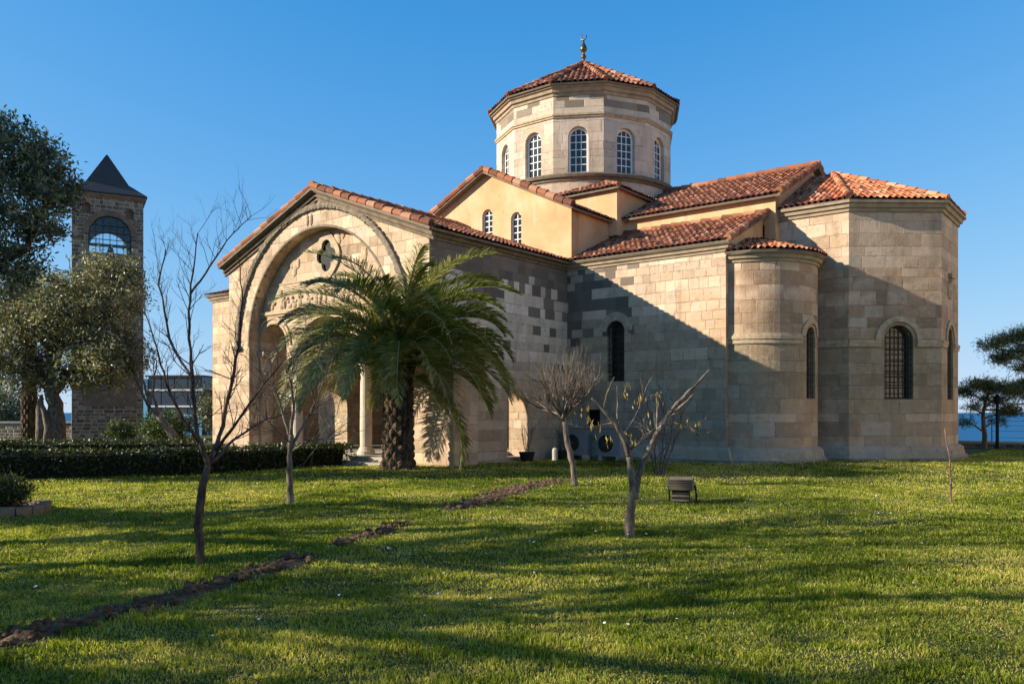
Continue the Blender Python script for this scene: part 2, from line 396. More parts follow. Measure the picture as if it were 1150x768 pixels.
M['oldmetal'] = plain('grey_brown_metal', (.13, .105, .075), .55, .4, 6, .004)

# ------------------------------------------------------------------ wall plates
def frame(o, u):
    o = Vector(o); u = Vector(u).normalized(); n = u.cross(Vector((0, 0, 1)))
    return lambda a, v, d: o + u*a + Vector((0, 0, v)) - n*d
def inside(p, poly):
    c = False; j = len(poly)-1
    for i in range(len(poly)):
        if (poly[i][1] > p[1]) != (poly[j][1] > p[1]) and p[0] < (poly[j][0]-poly[i][0])*(p[1]-poly[i][1])/(poly[j][1]-poly[i][1])+poly[i][0]: c = not c
        j = i
    return c
def plate(mb, out, holes, Mf, d0, d1, uoff=0, extra=(), mi=0, edges=True, back=True):
    """a wall of any outline with holes, front at depth d0 and back at d1"""
    pts = []; eds = []
    for loop in [out]+list(holes):
        k = len(pts); n = len(loop); pts += [Vector(p) for p in loop]
        eds += [(k+i, k+(i+1) % n) for i in range(n)]
    pts += [Vector(p) for p in extra if inside(p, out) and not any(inside(p, h) for h in holes)]
    vs, es, fs, *_ = delaunay_2d_cdt(pts, eds, [], 0, 1e-5)
    def add(d, flip):
        idx = [mb.vert(Mf(p[0], p[1], d)) for p in vs]
        for f in fs:
            c = (sum(vs[i][0] for i in f)/len(f), sum(vs[i][1] for i in f)/len(f))
            if not inside(c, out) or any(inside(c, h) for h in holes): continue
            a = (vs[f[1]]-vs[f[0]]).cross(vs[f[2]]-vs[f[0]])
            g = list(f) if (a > 0) != flip else list(f)[::-1]
            mb.face([idx[i] for i in g], [(vs[i][0]+uoff, vs[i][1]) for i in g], mi)
    add(d0, False)
    if back: add(d1, True)
    for li, loop in enumerate([out]+list(holes)):
        if li == 0 and not edges: continue
        n = len(loop)
        for i in range(n):
            p, q = loop[i], loop[(i+1) % n]
            h = abs(p[0]-q[0]) > abs(p[1]-q[1])
            uvq = [(p[0]+uoff, p[1]), (q[0]+uoff, q[1]), (q[0]+uoff+(0 if h else d1-d0), q[1]+(d1-d0 if h else 0)), (p[0]+uoff+(0 if h else d1-d0), p[1]+(d1-d0 if h else 0))]
            mb.poly([Mf(*p, d0), Mf(*q, d0), Mf(*q, d1), Mf(*p, d1)], uvq, mi)
def arch(c, w, sill, spring, n=14, rise=None):
    r = w/2; k = (rise or r)/r
    return [(c-r, sill), (c+r, sill)] + [(c+r*cos(pi*i/n), spring+k*r*sin(pi*i/n)) for i in range(n+1)]
def pointed(c, w, sill, spring, rise, n=6):
    r = w/2
    return [(c-r, sill), (c+r, sill)] + [(c+r*(1-(i/n)**1.5), spring+rise*(i/n)**.75) for i in range(n)] + [(c-r*(1-(i/n)**1.5), spring+rise*(i/n)**.75) for i in range(n, -1, -1)]
def band(mb, Mf, c, zc, r0, r1, d0, d1, a0=0, a1=pi, n=28, mi=0, flat=None):
    """raised arch moulding"""
    prev = None
    for i in range(n+1):
        a = a0+(a1-a0)*i/n
        q = [Mf(c+r*cos(a), zc+r*sin(a), d) for r, d in ((r0, d1), (r0, d0), (r1, d0), (r1, d1))]
        ring = [mb.vert(p) for p in q]
        if prev:
            for k in range(3): mb.face((prev[k], prev[k+1], ring[k+1], ring[k]), [(i*.1, k*.1)]*4, mi)
        else: mb.face(ring, [(0, 0)]*4, mi)
        prev = ring
    mb.face(prev[::-1], [(0, 0)]*4, mi)
def sweep(mb, pts, prof, closed=False, mi=0):
    """profile [(out, z)] carried along a plan path, outside to the right of travel"""
    n = len(pts); rings = []; L = 0
    for i in range(n):
        p = Vector(pts[i][:2]); a = Vector(pts[i-1][:2]) if (i or closed) else None; b = Vector(pts[(i+1) % n][:2]) if (i < n-1 or closed) else None
        d1 = (p-a).normalized() if a is not None else None; d2 = (b-p).normalized() if b is not None else None
        d1 = d1 or d2; d2 = d2 or d1
        n1 = Vector((d1.y, -d1.x)); n2 = Vector((d2.y, -d2.x)); m = (n1+n2).normalized(); m = m/max(m.dot(n1), .3)
        if i: L += (p-Vector(pts[i-1][:2])).length
        rings.append(([mb.vert((p.x+m.x*o, p.y+m.y*o, z)) for o, z in prof], L))
    m = len(prof)
    for i in range(n if closed else n-1):
        (A, la), (B, lb) = rings[i], rings[(i+1) % n]
        if lb < la: lb = la+1
        for k in range(m-1):
            zz = prof[k][1], prof[k+1][1]
            mb.face((A[k], B[k], B[k+1], A[k+1]), [(la, zz[0]), (lb, zz[0]), (lb, zz[1]), (la, zz[1])], mi)
    if not closed:
        mb.face(rings[0][0][::-1], None, mi); mb.face(rings[-1][0], None, mi)
CORN = lambda z, s=1.: [(-.05, z-.34*s), (.05*s, z-.34*s), (.07*s, z-.24*s), (.14*s, z-.22*s), (.17*s, z-.10*s), (.25*s, z-.08*s), (.26*s, z), (-.05, z)]

rng0 = random.Random(5)
def tiles(mb, poly, w=.21, hh=.36, h=.065, slab=True):
    P = [Vector(p) for p in poly]; s = (P[1]-P[0]).normalized(); nrm = s.cross(P[2]-P[0]).normalized()
    if nrm.z < 0: nrm = -nrm
    t = nrm.cross(s)
    if t.z < 0: t = -t
    q = [((p-P[0]).dot(s), (p-P[0]).dot(t)) for p in P]
    smin, smax = min(a for a, b in q), max(a for a, b in q); tmax = max(b for a, b in q)
    ncol = max(1, round((smax-smin)/w)); w = (smax-smin)/ncol
    ts = []
    k = 0
    while k*hh < tmax+.01: ts += [k*hh, k*hh+.965*hh]; k += 1
    SUB = 8; jit = {}
    prev = None
    for i in range(ncol*SUB+1):
        sv = min(max(smin+i*w/SUB, smin+1e-4), smax-1e-4); ph = (i % SUB)/SUB; c = i//SUB
        lo, hi = 1e9, -1e9
        for a in range(len(q)):
            (s0, t0), (s1, t1) = q[a], q[(a+1) % len(q)]
            if (s0-sv)*(s1-sv) <= 0 and abs(s1-s0) > 1e-9:
                tt = t0+(t1-t0)*(sv-s0)/(s1-s0); lo = min(lo, tt); hi = max(hi, tt)
        if hi < lo: prev = None; continue
        bow = max(0, 1-((ph-.5)/.36)**2)**.5*h
        colv = []
        for j, tv in enumerate(ts):
            key = (c, j//2)
            if key not in jit: jit[key] = (rng0.uniform(-.010, .014), rng0.uniform(-.03, .03))
            jz, jt = jit[key] if bow > 0 else (0, 0)
            up = (.035 if j % 2 == 0 else 0.)
            tc = min(max(tv+(jt if 0 < j else 0), lo), hi)
            colv.append((mb.vert(P[0]+s*sv+t*tc+nrm*(bow+up+jz+.012)), tc))
        if prev:
            for j in range(len(ts)-1):
                a, b, c2, d = prev[j], colv[j], colv[j+1], prev[j+1]
                if abs(c2[1]-b[1])+abs(d[1]-a[1]) < 1e-4: continue
                cu = (i-1)//SUB+.5; vv = j//2+.5
                mb.face((a[0], b[0], c2[0], d[0]), [(cu+40, vv)]*4, 0)
        prev = colv
    if slab:
        top = [mb.vert(p+nrm*.0) for p in P]; bot = [mb.vert(p-nrm*.07) for p in P]
        mb.face(top, None, 1); mb.face(bot[::-1], None, 1)
        for i in range(len(P)): mb.face((bot[i], bot[(i+1) % len(P)], top[(i+1) % len(P)], top[i]), None, 1)
def caps(mb, p0, p1, r=.125, L=.42, mi=0):
    p0, p1 = Vector(p0), Vector(p1); n = max(1, round((p1-p0).length/L))
    for i in range(n):
        a = p0.lerp(p1, i/n); b = p0.lerp(p1, (i+1.12)/n); j = Vector((rng0.uniform(-.01, .01), rng0.uniform(-.01, .01), rng0.uniform(-.012, .015)))
        k = len(mb.f)
        mb.tube([a+j, b+j+Vector((0, 0, -.02))], [r*1.08, r*.88], 9)
        for f in range(k, len(mb.f)): mb.uv[f] = [(200+i+.5, p0.x*3+.5)]*len(mb.uv[f])

# ================================================================== SETTING: ground, sea
rs = np.random.RandomState(3)
def vnoise(x, y, sc, seed=0):
    r = np.random.RandomState(seed); tab = r.rand(64, 64)
    x = np.asarray(x)*sc+100.; y = np.asarray(y)*sc+100.; xi = np.floor(x).astype(int); yi = np.floor(y).astype(int); fx = x-xi; fy = y-yi
    fx = fx*fx*(3-2*fx); fy = fy*fy*(3-2*fy); g = lambda a, b: tab[a % 64, b % 64]
    return (g(xi, yi)*(1-fx)+g(xi+1, yi)*fx)*(1-fy)+(g(xi, yi+1)*(1-fx)+g(xi+1, yi+1)*fx)*fy
def gz(x, y):
    return (vnoise(x, y, .35, 1)-.5)*.10+(vnoise(x, y, 1.1, 2)-.5)*.035
def GZ(p): return float(gz(p[0], p[1]))
def make_ground():
    es = np.concatenate([np.linspace(-160, -45, 12), np.linspace(-42, 24, 265), np.linspace(28, 130, 12)])
    ns = np.concatenate([np.linspace(-80, -12, 9), np.linspace(-8, 43.6, 207), [44.2, 46, 60]])
    Eg, Ng = np.meshgrid(es, ns); X = Eg*Ed.x+Ng*Nd.x; Y = Eg*Ed.y+Ng*Nd.y
    Z = gz(X, Y); Z[Ng > 43.4] = -.4; Z[Ng > 44] = -6; Z[Ng > 50] = -30
    nr, nc = X.shape; idx = np.arange(nr*nc).reshape(nr, nc)
    F = np.stack([idx[:-1, :-1], idx[:-1, 1:], idx[1:, 1:], idx[1:, :-1]], -1).reshape(-1, 4)
    o = np_obj('ground', np.stack([X, Y, Z], -1).reshape(-1, 3), F, M['ground'], smooth=True)
    props(o, 'green lawn spreading round the old stone church', 'lawn', kind='structure')
make_ground()
mb = MB(); mb.poly([(-40000, -200, -26), (40000, -200, -26), (40000, 50000, -26), (-40000, 50000, -26)])
props(mb.build('sea', M['sea']), 'blue sea reaching to the horizon behind the church', 'sea', kind='structure')

# ================================================================== THE CHURCH
church = thing('church', 'old cream stone church with tiled roofs, domed drum and carved porch', 'church', CH, CROT)
def part(name, mb, mats, parent=church, smooth=False): return mb.build(name, mats, parent, smooth)
TL = [M['tile'], M['mortar']]
PW, PE_, PF, SY = -6.6, 3.92, -14.46, -7.1      # porch west / east / front planes, south wall plane
PC = (PW+PE_)/2

def window(Mf, c, sill, spring, w, cols, rows, dep=.2, mat='white', fw=.055, grille=False, gl='glass'):
    mb = MB(); r = w/2
    inn = arch(c, w-2*fw, sill+fw, spring); plate(mb, arch(c, w, sill, spring), [inn], Mf, dep, dep+.06)
    ri = r-fw; b = .016 if mat == 'white' else .02
    for i in range(1, cols):
        u = c-ri+2*ri*i/cols; top = spring+sqrt(max(ri*ri-(u-c)**2, 0))
        mb.box((u-b, sill+fw, dep+.012), (u+b, top+.01, dep+.05), M=Mf)
    tot = spring+r-sill-fw
    for j in range(1, rows):
        v = sill+fw+tot*j/rows; hw = ri if v < spring else sqrt(max(ri*ri-(v-spring)**2, 0))
        if hw > .05: mb.box((c-hw-.01, v-b, dep+.008), (c+hw+.01, v+b, dep+.046), M=Mf)
    o = part('window', mb, M[mat])
    g = MB(); plate(g, arch(c, w-2*fw+.02, sill+fw-.01, spring), [], Mf, dep+.03, dep+.034); g.build('glass', M[gl], o)
    if grille:
        g = MB(); d = -.03
        for i in range(int(w/.16)+1):
            u = c-r+.06+(w-.12)*i/int(w/.16); top = spring+sqrt(max(r*r-(u-c)**2, 0))
            g.tube([Mf(u, sill+.02, d+.1), Mf(u, top, d+.1)], .011, 5)
        nv = int((spring+r-sill)/.19)
        for j in range(1, nv):
            v = sill+(spring+r-sill)*j/nv; hw = r if v < spring else sqrt(max(r*r-(v-spring)**2, 0))
            g.tube([Mf(c-hw, v, d+.1), Mf(c+hw, v, d+.1)], .011, 5)
        g.build('grille', M['iron'], o)
    return o

FS = frame((0, SY, 0), (1, 0, 0)); FN = frame((0, -SY, 0), (-1, 0, 0))
# --- south and north aisle walls, with the narthex to the west
mb = MB()
SW = (6.0, .72, 2.75, 4.55)     # window in the south wall: centre, width, sill, spring
LOW = [(4.72, 1.15), (5.35, 1.15), (5.35, 1.75), (4.72, 1.75)]
door = arch(PC, 1.9, .3, 2.9)
plate(mb, [(-10.15, -.3), (10.15, -.3), (10.15, 7.15), (-10.15, 7.15)], [arch(SW[0], SW[1], SW[2], SW[3]), door, LOW], FS, 0, .7)
plate(mb, [(-10.15, -.3), (10.15, -.3), (10.15, 7.15), (-10.15, 7.15)], [], FN, 0, .7)
part('aisle_wall', mb, M['south'])
window(FS, SW[0], SW[2], SW[3], SW[1], 3, 8, .35, 'wood', grille=True)
mb = MB(); band(mb, FS, SW[0], SW[3], .37, .68, -.006, .02, n=18); part('window_surround', mb, M['relief'])
mb = MB(); plate(mb, LOW, [], FS, .3, .34); part('hatch', mb, M['black'])
mb = MB(); plate(mb, door, [], FS, .3, .36)
o = part('door', mb, M['wood']); o['label'] = 'arched dark wooden door under the porch'
mb = MB(); b2 = [(-19.6, -.3), (-10.15, -.3), (-10.15, 8.0), (-19.6, 8.0)]
plate(mb, b2, [], FS, .004, .7); plate(mb, [(-x, z) for x, z in b2][::-1], [], FN, .004, .7)
plate(mb, [(-7.1, -.3), (7.1, -.3), (7.1, 8), (0, 10.2), (-7.1, 8)], [], frame((-19.6, 0, 0), (0, -1, 0)), 0, .7, edges=False)
plate(mb, [(-7.08, 5), (7.08, 5), (7.08, 8), (0, 10.2), (-7.08, 8)], [], frame((-10.13, 0, 0), (0, 1, 0)), 0, .7)
part('narthex_wall', mb, M['porch'])
mb = MB()
tiles(mb, [(-19.9, -7.4, 8.02), (-9.95, -7.4, 8.02), (-9.95, 0, 10.25), (-19.9, 0, 10.25)])
tiles(mb, [(-9.95, 7.4, 8.02), (-19.9, 7.4, 8.02), (-19.9, 0, 10.25), (-9.95, 0, 10.25)])
caps(mb, (-19.9, 0, 10.35), (-9.95, 0, 10.35)); part('roof', mb, TL)
mb = MB(); sweep(mb, [(-19.6, 7.1), (-19.6, -7.1), (-10.2, -7.1)], CORN(8.0)); part('cornice', mb, M['trim'])

# --- aisle lean-to roofs and their end walls
for x0, x1, sy in ((3.95, 10.36, 1), (-10.36, -6.75, 1), (10.36, 3.95, -1), (-3.95, -10.36, -1)):
    mb = MB(); tiles(mb, [(x0, sy*(SY-.27), 7.18), (x1, sy*(SY-.27), 7.18), (x1, -sy*3.86, 8.7), (x0, -sy*3.86, 8.7)])
    xe = max(x0, x1, key=abs); xe -= .06 if xe > 0 else -.06; caps(mb, (xe, sy*(SY-.25), 7.27), (xe, -sy*3.9, 8.79)); caps(mb, (min(x0, x1)+.15, -sy*3.95, 8.76), (max(x0, x1)-.06, -sy*3.95, 8.76), .1)
    part('roof', mb, TL)
FE = frame((10.15, 0, 0), (0, 1, 0))
for a, b in ((-7.085, -3.5), (3.5, 7.085)):
    mb = MB(); plate(mb, [(a, -.3), (b, -.3), (b, 7.15), (a, 7.15)], [], FE, 0, .6); part('aisle_end_wall', mb, M['stone'])
mb = MB()
plate(mb, [(-7.08, 7.15), (-3.92, 7.15), (-3.92, 8.62)], [], FE, .003, .3); plate(mb, [(3.92, 7.15), (7.08, 7.15), (3.92, 8.62)], [], FE, .003, .3)
FWW = frame((-10.15, 0, 0), (0, -1, 0))
# ochre upper walls: transept arms, nave arms, square base of the drum
def gable(Mf, hw, z0, ze, za, holes=()): plate(mb, [(-hw, z0), (hw, z0), (hw, ze), (0, za), (-hw, ze)], holes, Mf, 0, .5)
TW = [(.04, .54, 8.6, 9.52), (1.5, .52, 8.1, 9.2), (-1.15, .46, 8.4, 8.95)]
FT = frame((0, SY+.012, 0), (1, 0, 0))
gable(FT, 4.1, 7.15, 9.2, 11.2, [arch(c, w, a, b) for c, w, a, b in TW]); gable(frame((0, -SY-.012, 0), (-1, 0, 0)), 4.1, 7.15, 9.2, 11.2)
for sx in (1, -1):
    u = (0, sx, 0)
    for y0, y1 in ((-7.08, -3.9), (3.9, 7.08)): plate(mb, [(min(y0*sx, y1*sx), 7.1), (max(y0*sx, y1*sx), 7.1), (max(y0*sx, y1*sx), 9.2), (min(y0*sx, y1*sx), 9.2)], [], frame((sx*4.1, 0, 0), u), 0, .4)
for x0, x1 in ((4.1, 10.6), (-10.6, -4.1)):
    plate(mb, [(x0, 8.3), (x1, 8.3), (x1, 9.27), (x0, 9.27)], [], frame((0, -3.9, 0), (1, 0, 0)), 0, .4)
    plate(mb, [(-x1, 8.3), (-x0, 8.3), (-x0, 9.27), (-x1, 9.27)], [], frame((0, 3.9, 0), (-1, 0, 0)), 0, .4)
plate(mb, [(-3.885, 6.8), (3.885, 6.8), (3.885, 9.27), (0, 11.1), (-3.885, 9.27)], [], frame((10.6, 0, 0), (0, 1, 0)), 0, .4)
plate(mb, [(-3.885, 6.8), (3.885, 6.8), (3.885, 9.27), (0, 11.1), (-3.885, 9.27)], [], frame((-10.6, 0, 0), (0, -1, 0)), 0, .4)
for a in range(4):
    d = Vector((sin(a*pi/2), -cos(a*pi/2), 0)); u = Vector((cos(a*pi/2), sin(a*pi/2), 0))
    plate(mb, [(-4.5, 8.6), (4.5, 8.6), (4.5, 10.45), (-4.5, 10.45)], [], frame(d*4.5, u), 0, .3, edges=False)
part('upper_wall', mb, M['plaster'])
for c, w, a, b in TW: window(FT, c, a, b, w, 2, 5 if b > 9.1 else 3, .1, fw=.05)

for sx in (1, -1):     # transept arms then nave arms
    mb = MB()
    tiles(mb, [(sx*4.34, SY-.28, 9.17), (sx*4.34, -2.5, 9.17), (0, -2.5, 11.27), (0, SY-.28, 11.27)])
    tiles(mb, [(sx*4.34, 2.5, 9.17), (sx*4.34, -SY+.28, 9.17), (0, -SY+.28, 11.27), (0, 2.5, 11.27)])
    tiles(mb, [(sx*3.5, -4.16, 9.26), (sx*10.86, -4.16, 9.26), (sx*10.86, 0, 11.2), (sx*3.5, 0, 11.2)])
    tiles(mb, [(sx*3.5, 4.16, 9.26), (sx*10.86, 4.16, 9.26), (sx*10.86, 0, 11.2), (sx*3.5, 0, 11.2)])
    for sy in (1, -1):
        caps(mb, (sx*4.34, sy*(SY-.22), 9.28), (0, sy*(SY-.22), 11.38), .14)
        caps(mb, (sx*10.8, sy*4.16, 9.36), (sx*10.8, 0, 11.3), .13)
    caps(mb, (sx*3.4, 0, 11.3), (sx*10.86, 0, 11.3)); caps(mb, (0, sx*2.5, 11.36), (0, sx*7.4, 11.36))
    part('roof', mb, TL)
mb = MB()
for a in range(4):     # little roofs on the square base of the drum
    R = Matrix.Rotation(a*pi/2, 3, 'Z')
    tiles(mb, [R @ Vector(p) for p in ((-4.72, -4.72, 10.44), (4.72, -4.72, 10.44), (3.2, -3.2, 11.15), (-3.2, -3.2, 11.15))])
    caps(mb, R @ Vector((4.72, -4.72, 10.53)), R @ Vector((3.2, -3.2, 11.2)), .1)
part('roof', mb, TL)

# --- bema and main apse
AV = [(10.4, -3.5), (12.97, -3.5), (15.42, -1.46), (15.42, 1.46), (12.97, 3.5), (10.4, 3.5)]
mb = MB(); aw = []; uo = 0
for i in range(5):
    p, q = Vector((*AV[i], 0)), Vector((*AV[i+1], 0)); L = (q-p).length; Mf = frame(p, q-p)
    holes = []
    if i in (1, 2, 3):
        w_ = 1.0; holes = [arch(L/2+(.12 if i == 1 else 0), w_, 2.1, 4.1)]; aw.append((Mf, L/2+(.12 if i == 1 else 0), w_))
    plate(mb, [(0, -.3), (L, -.3), (L, 8.75), (0, 8.75)], holes, Mf, 0, .5, uoff=uo); uo += L
part('apse_wall', mb, M['apse'])
for Mf, c, w_ in aw: window(Mf, c, 2.1, 4.1, w_, 3, 6, .3, 'wood', fw=.07, grille=True)
for Mf, c, w_ in aw:
    mb = MB(); band(mb, Mf, c, 4.1, .62, .80, -.05, .02, n=20); part('window_surround', mb, M['relief'])
# string course broken at the windows, upper mouldings
mb = MB()
for i in range(5):
    p, q = Vector((*AV[i], 0)), Vector((*AV[i+1], 0)); L = (q-p).length; Mf = frame(p, q-p)
    gaps = [(0, L)] if i not in (1, 2, 3) else [(0, L/2+(.12 if i == 1 else 0)-.62), (L/2+(.12 if i == 1 else 0)+.62, L)]
    for a, b in gaps:
        mb = MB(); mb.box((a, 3.88, -.045), (b, 3.985, .02), M=Mf); mb.box((a, 3.985, -.07), (b, 4.1, .02), M=Mf); part('string_course', mb, M['relief'])
mb = MB(); sweep(mb, AV, CORN(8.78)); part('cornice', mb, M['trim'])
mb = MB(); ap = (11.37, 0, 10.75)
o2 = [(10.62, -3.76, 8.8), (13.05, -3.76, 8.8), (15.64, -1.54, 8.8), (15.64, 1.54, 8.8), (13.05, 3.76, 8.8), (10.62, 3.76, 8.8)]
tiles(mb, [o2[0], o2[1], ap, (10.62, 0, 10.75)])
for i in (1, 2, 3): tiles(mb, [o2[i], o2[i+1], ap])
tiles(mb, [o2[4], o2[5], (10.62, 0, 10.75), ap])
for i in (1, 2, 3, 4): caps(mb, Vector(o2[i])+Vector((0, 0, .09)), Vector(ap)+Vector((0, 0, .07)), .11)
o = part('roof', mb, [M['tile_new'], M['mortar']]); o['label'] = 'bright orange tiled roof over the main apse'
mb = MB(); Mf = frame((15.42, 0, 0), (0, 1, 0))
mb.box((-.42, 6.35, -.14), (.12, 6.5, .02), M=Mf)
mb.ball((-.15, 5.95, 0), (.16, .34, .1), M=Mf); mb.ball((-.15, 6.28, -.04), (.09, .1, .09), M=Mf); mb.ball((-.35, 5.9, 0), (.1, .3, .06), M=Mf); mb.ball((.05, 5.9, 0), (.1, .3, .06), M=Mf)
part('relief', mb, M['relief'])

# --- side apses (south and its twin to the north)
def side_apse(sy):
    c = Vector((10.15, sy*4.8, 0)); R = 2.1
    mb = MB()
    def Mc(u, v, d): a = -pi/2+u/R; return c+Vector(((R-d)*cos(a), (R-d)*sin(a), v))
    L = pi*R; n = 36; wc = radians(83 if sy < 0 else 97)*R
    out = [(L*i/n, -.3) for i in range(n+1)]+[(L*(n-i)/n, 6.8) for i in range(n+1)]
    ext = [(L*i/n+.001, z) for i in range(1, n) for z in np.arange(.1, 6.8, .45)]
    hole = arch(wc, .62, 2.1, 4.15)
    plate(mb, out, [hole], Mc, 0, .4, extra=ext, edges=False); part('side_apse_wall', mb, M['apse'])
    window(Mc, wc, 2.1, 4.15, .62, 2, 7, .22, 'wood', grille=True)
    mb = MB(); band(mb, Mc, wc, 4.15, .42, .58, -.05, .02, n=16); part('window_surround', mb, M['relief'])
    mb = MB(); P = [Mc(L*i/40, 0, 0) for i in range(41) if abs(L*i/40-wc) > .5 or True]
    P = [p for i, p in enumerate(P) if L*i/40 < wc-.5] if sy < 0 else [p for i, p in enumerate(P) if L*i/40 > wc+.5]
    sweep(mb, [(p.x, p.y) for p in P], [(-.02, 3.86), (.04, 3.88), (.04, 3.98), (.015, 4.0), (.06, 4.02), (.06, 4.14), (.02, 4.16), (.03, 4.2), (-.02, 4.22)]); part('string_course', mb, M['relief'])
    mb = MB(); P = [Mc(L*i/36, 0, 0) for i in range(37)]; sweep(mb, [(p.x, p.y) for p in P], CORN(6.82, .9)); part('cornice', mb, M['trim'])
    mb = MB(); RR = 2.4; m = 9
    for i in range(m):
        a0, a1 = -pi/2+pi*i/m, -pi/2+pi*(i+1)/m
        tiles(mb, [(c.x+RR*cos(a0), c.y+RR*sin(a0), 6.84), (c.x+RR*cos(a1), c.y+RR*sin(a1), 6.84), (c.x+.08*cos(a1), c.y+.08*sin(a1), 7.66), (c.x+.08*cos(a0), c.y+.08*sin(a0), 7.66)], w=.23)
    o = part('roof', mb, [M['tile_new'], M['mortar']]); o['label'] = 'half-round tiled roof over a small apse'
side_apse(-1); side_apse(1)

for pth in ([(PE_+.05, SY), (10.15, SY), (10.15, -6.7)], [(10.15, 6.7), (10.15, -SY), (-10.15, -SY)], [(-10.1, SY), (PW, SY)]):
    mb = MB(); sweep(mb, pth, CORN(7.16, .85)); part('cornice', mb, M['trim'])
# plinth of big worn blocks
mb = MB(); PL = [(.34, -.3), (.30, .12), (.22, .16), (.16, .42), (.05, .5), (-.02, .52)]
apseP = [(10.15+2.1*sin(i*pi/20), -4.8-2.1*cos(i*pi/20)) for i in range(0, 17)]
sweep(mb, [(PE_+.1, SY), (10.15, SY), (10.15, -6.6)], PL); sweep(mb, apseP, PL); sweep(mb, AV[:5]+[(11.2, 3.5)], PL)
part('plinth', mb, M['plinth'])

# --- drum, ring, dome roof, finial
RD = 4.1; AD = RD*cos(radians(15)); fw = 2*RD*sin(radians(15))
mb = MB(); dws = []
for k in range(12):
    a = -pi/2+k*pi/6; nrm = Vector((cos(a), sin(a), 0)); u = Vector((-sin(a), cos(a), 0)); Mf = frame(nrm*AD, u)
    plate(mb, [(-fw/2, 11.4), (fw/2, 11.4), (fw/2, 15.2), (-fw/2, 15.2)], [arch(0, .86, 11.72, 13.28)], Mf, 0, .35, uoff=k*2.3, edges=False); dws.append(Mf)
mb.lathe([(4.2, 10.3), (4.2, 11.5)], n=72)
part('drum_wall', mb, M['drum'])
for Mf in dws: window(Mf, 0, 11.74, 13.28, .84, 3, 6, .16, fw=.085)
ring = [(RD*cos(-pi/2+pi/12+k*pi/6), RD*sin(-pi/2+pi/12+k*pi/6)) for k in range(12)]
mb = MB()
sweep(mb, ring, [(-.02, 14.06), (.05, 14.08), (.05, 14.14), (.09, 14.16), (.09, 14.24), (-.02, 14.27)], True)
part('string_course', mb, M['relief'])
mb = MB(); sweep(mb, ring, [(-.05, 14.98), (.04, 15.0), (.06, 15.12), (.14, 15.14), (.17, 15.27), (.25, 15.3), (.28, 15.42), (-.1, 15.44)], True); part('cornice', mb, M['trim'])
mb = MB(); circ = [(4.2*cos(i*pi/36), 4.2*sin(i*pi/36)) for i in range(72)]
sweep(mb, circ, [(-.3, 11.34), (.05, 11.36), (.07, 11.46), (.15, 11.5), (.17, 11.6), (.08, 11.68), (-.25, 11.72)], True); part('drum_ring', mb, M['trim_dark'])
mb = MB(); RR = 4.48; e2 = [(RR*cos(-pi/2+pi/12+k*pi/6), RR*sin(-pi/2+pi/12+k*pi/6), 15.42) for k in range(12)]
for k in range(12): tiles(mb, [e2[k-1], e2[k], (0, 0, 17.95)], w=.24, hh=.42); caps(mb, Vector(e2[k])+Vector((0, 0, .1)), (0, 0, 18.05), .11)
o = part('dome_roof', mb, TL); o['label'] = 'low twelve-sided tiled cone over the drum'
mb = MB()
mb.lathe([(.2, 17.9), (.16, 18.05), (.07, 18.1), (.06, 18.2), (.12, 18.27), (.13, 18.33), (.06, 18.42), (.06, 18.5), (.15, 18.6), (.17, 18.68), (.12, 18.82), (.05, 18.95), (.035, 19.1)], n=14)
cp = []
for i in range(19): a = radians(-50+280*i/18)+pi; cp.append((.15*cos(a+pi/2), 0, 19.24+.15*sin(a+pi/2)))
cp = [(.15*sin(radians(25+310*i/18)), 0, 19.26+.15*cos(radians(25+310*i/18))) for i in range(19)]
mb.tube(cp, [.008+.026*sin(pi*i/18) for i in range(19)], 6)
part('finial', mb, M['bronze'], smooth=True)

# --- south porch
FP = frame((0, PF, 0), (1, 0, 0)); ZC = 4.1; AC_ = -1.45; RI = 3.86
ea = 7.16; za = 9.12
mb = MB()
big = [(AC_-RI, .02), (AC_+RI, .02)]+[(AC_+RI*cos(pi*i/40), ZC+RI*sin(pi*i/40)) for i in range(41)]
plate(mb, [(PW, -.3), (PE_, -.3), (PE_, ea), (PC, za), (PW, ea)], [big], FP, 0, .42)
qf = []
for k in range(4):
    for j in range(9):
        a = k*pi/2-pi/2+(-92+184*j/8)*pi/180; qf.append((AC_+.1+.26*cos(k*pi/2-pi/2)+.25*cos(a), 7.05+.30*sin(k*pi/2-pi/2)+.25*sin(a)))
AR = [(-4.42, 1.56, .02, 4.1, None), (-1.5, 3.25, .02, 3.5, 1.5), (1.42, 1.7, .02, 4.0, None)]
arcade = [(AR[0][0]-AR[0][1]/2, .02), (AR[2][0]+AR[2][1]/2, .02)]
for c, w, a, b, r in AR[::-1]:
    arcade += ([] if c > 1 else [(c+w/2, 3.5)])+[(c+w/2*cos(pi*i/18), b+(r or w/2)*sin(pi*i/18)) for i in range(0 if b > 3.5 else 1, 19 if (b > 3.5) else 18)]+([] if c < -4 else [(c-w/2, 3.5)])
plate(mb, [(AC_-RI-.1, -.3), (AC_+RI+.1, -.3), (AC_+RI+.1, 4.3), (AC_+RI*.83, 7), (AC_, 8.3), (AC_-RI*.83, 7), (AC_-RI-.1, 4.3)], [arcade]+[[(AC_+.1+.56*cos(2*pi*i/24), 7.05+.66*sin(2*pi*i/24)) for i in range(24)]], FP, .44, .95)
part('porch_wall', mb, M['porch'])
mb = MB()
FPE = frame((PE_, 0, 0), (0, 1, 0)); FPW = frame((PW, 0, 0), (0, -1, 0))
plate(mb, [(PF+.43, -.3), (SY, -.3), (SY, ea), (PF+.43, ea)], [pointed(-10.12, 1.14, .12, 2.0, .5)], FPE, 0, .82)
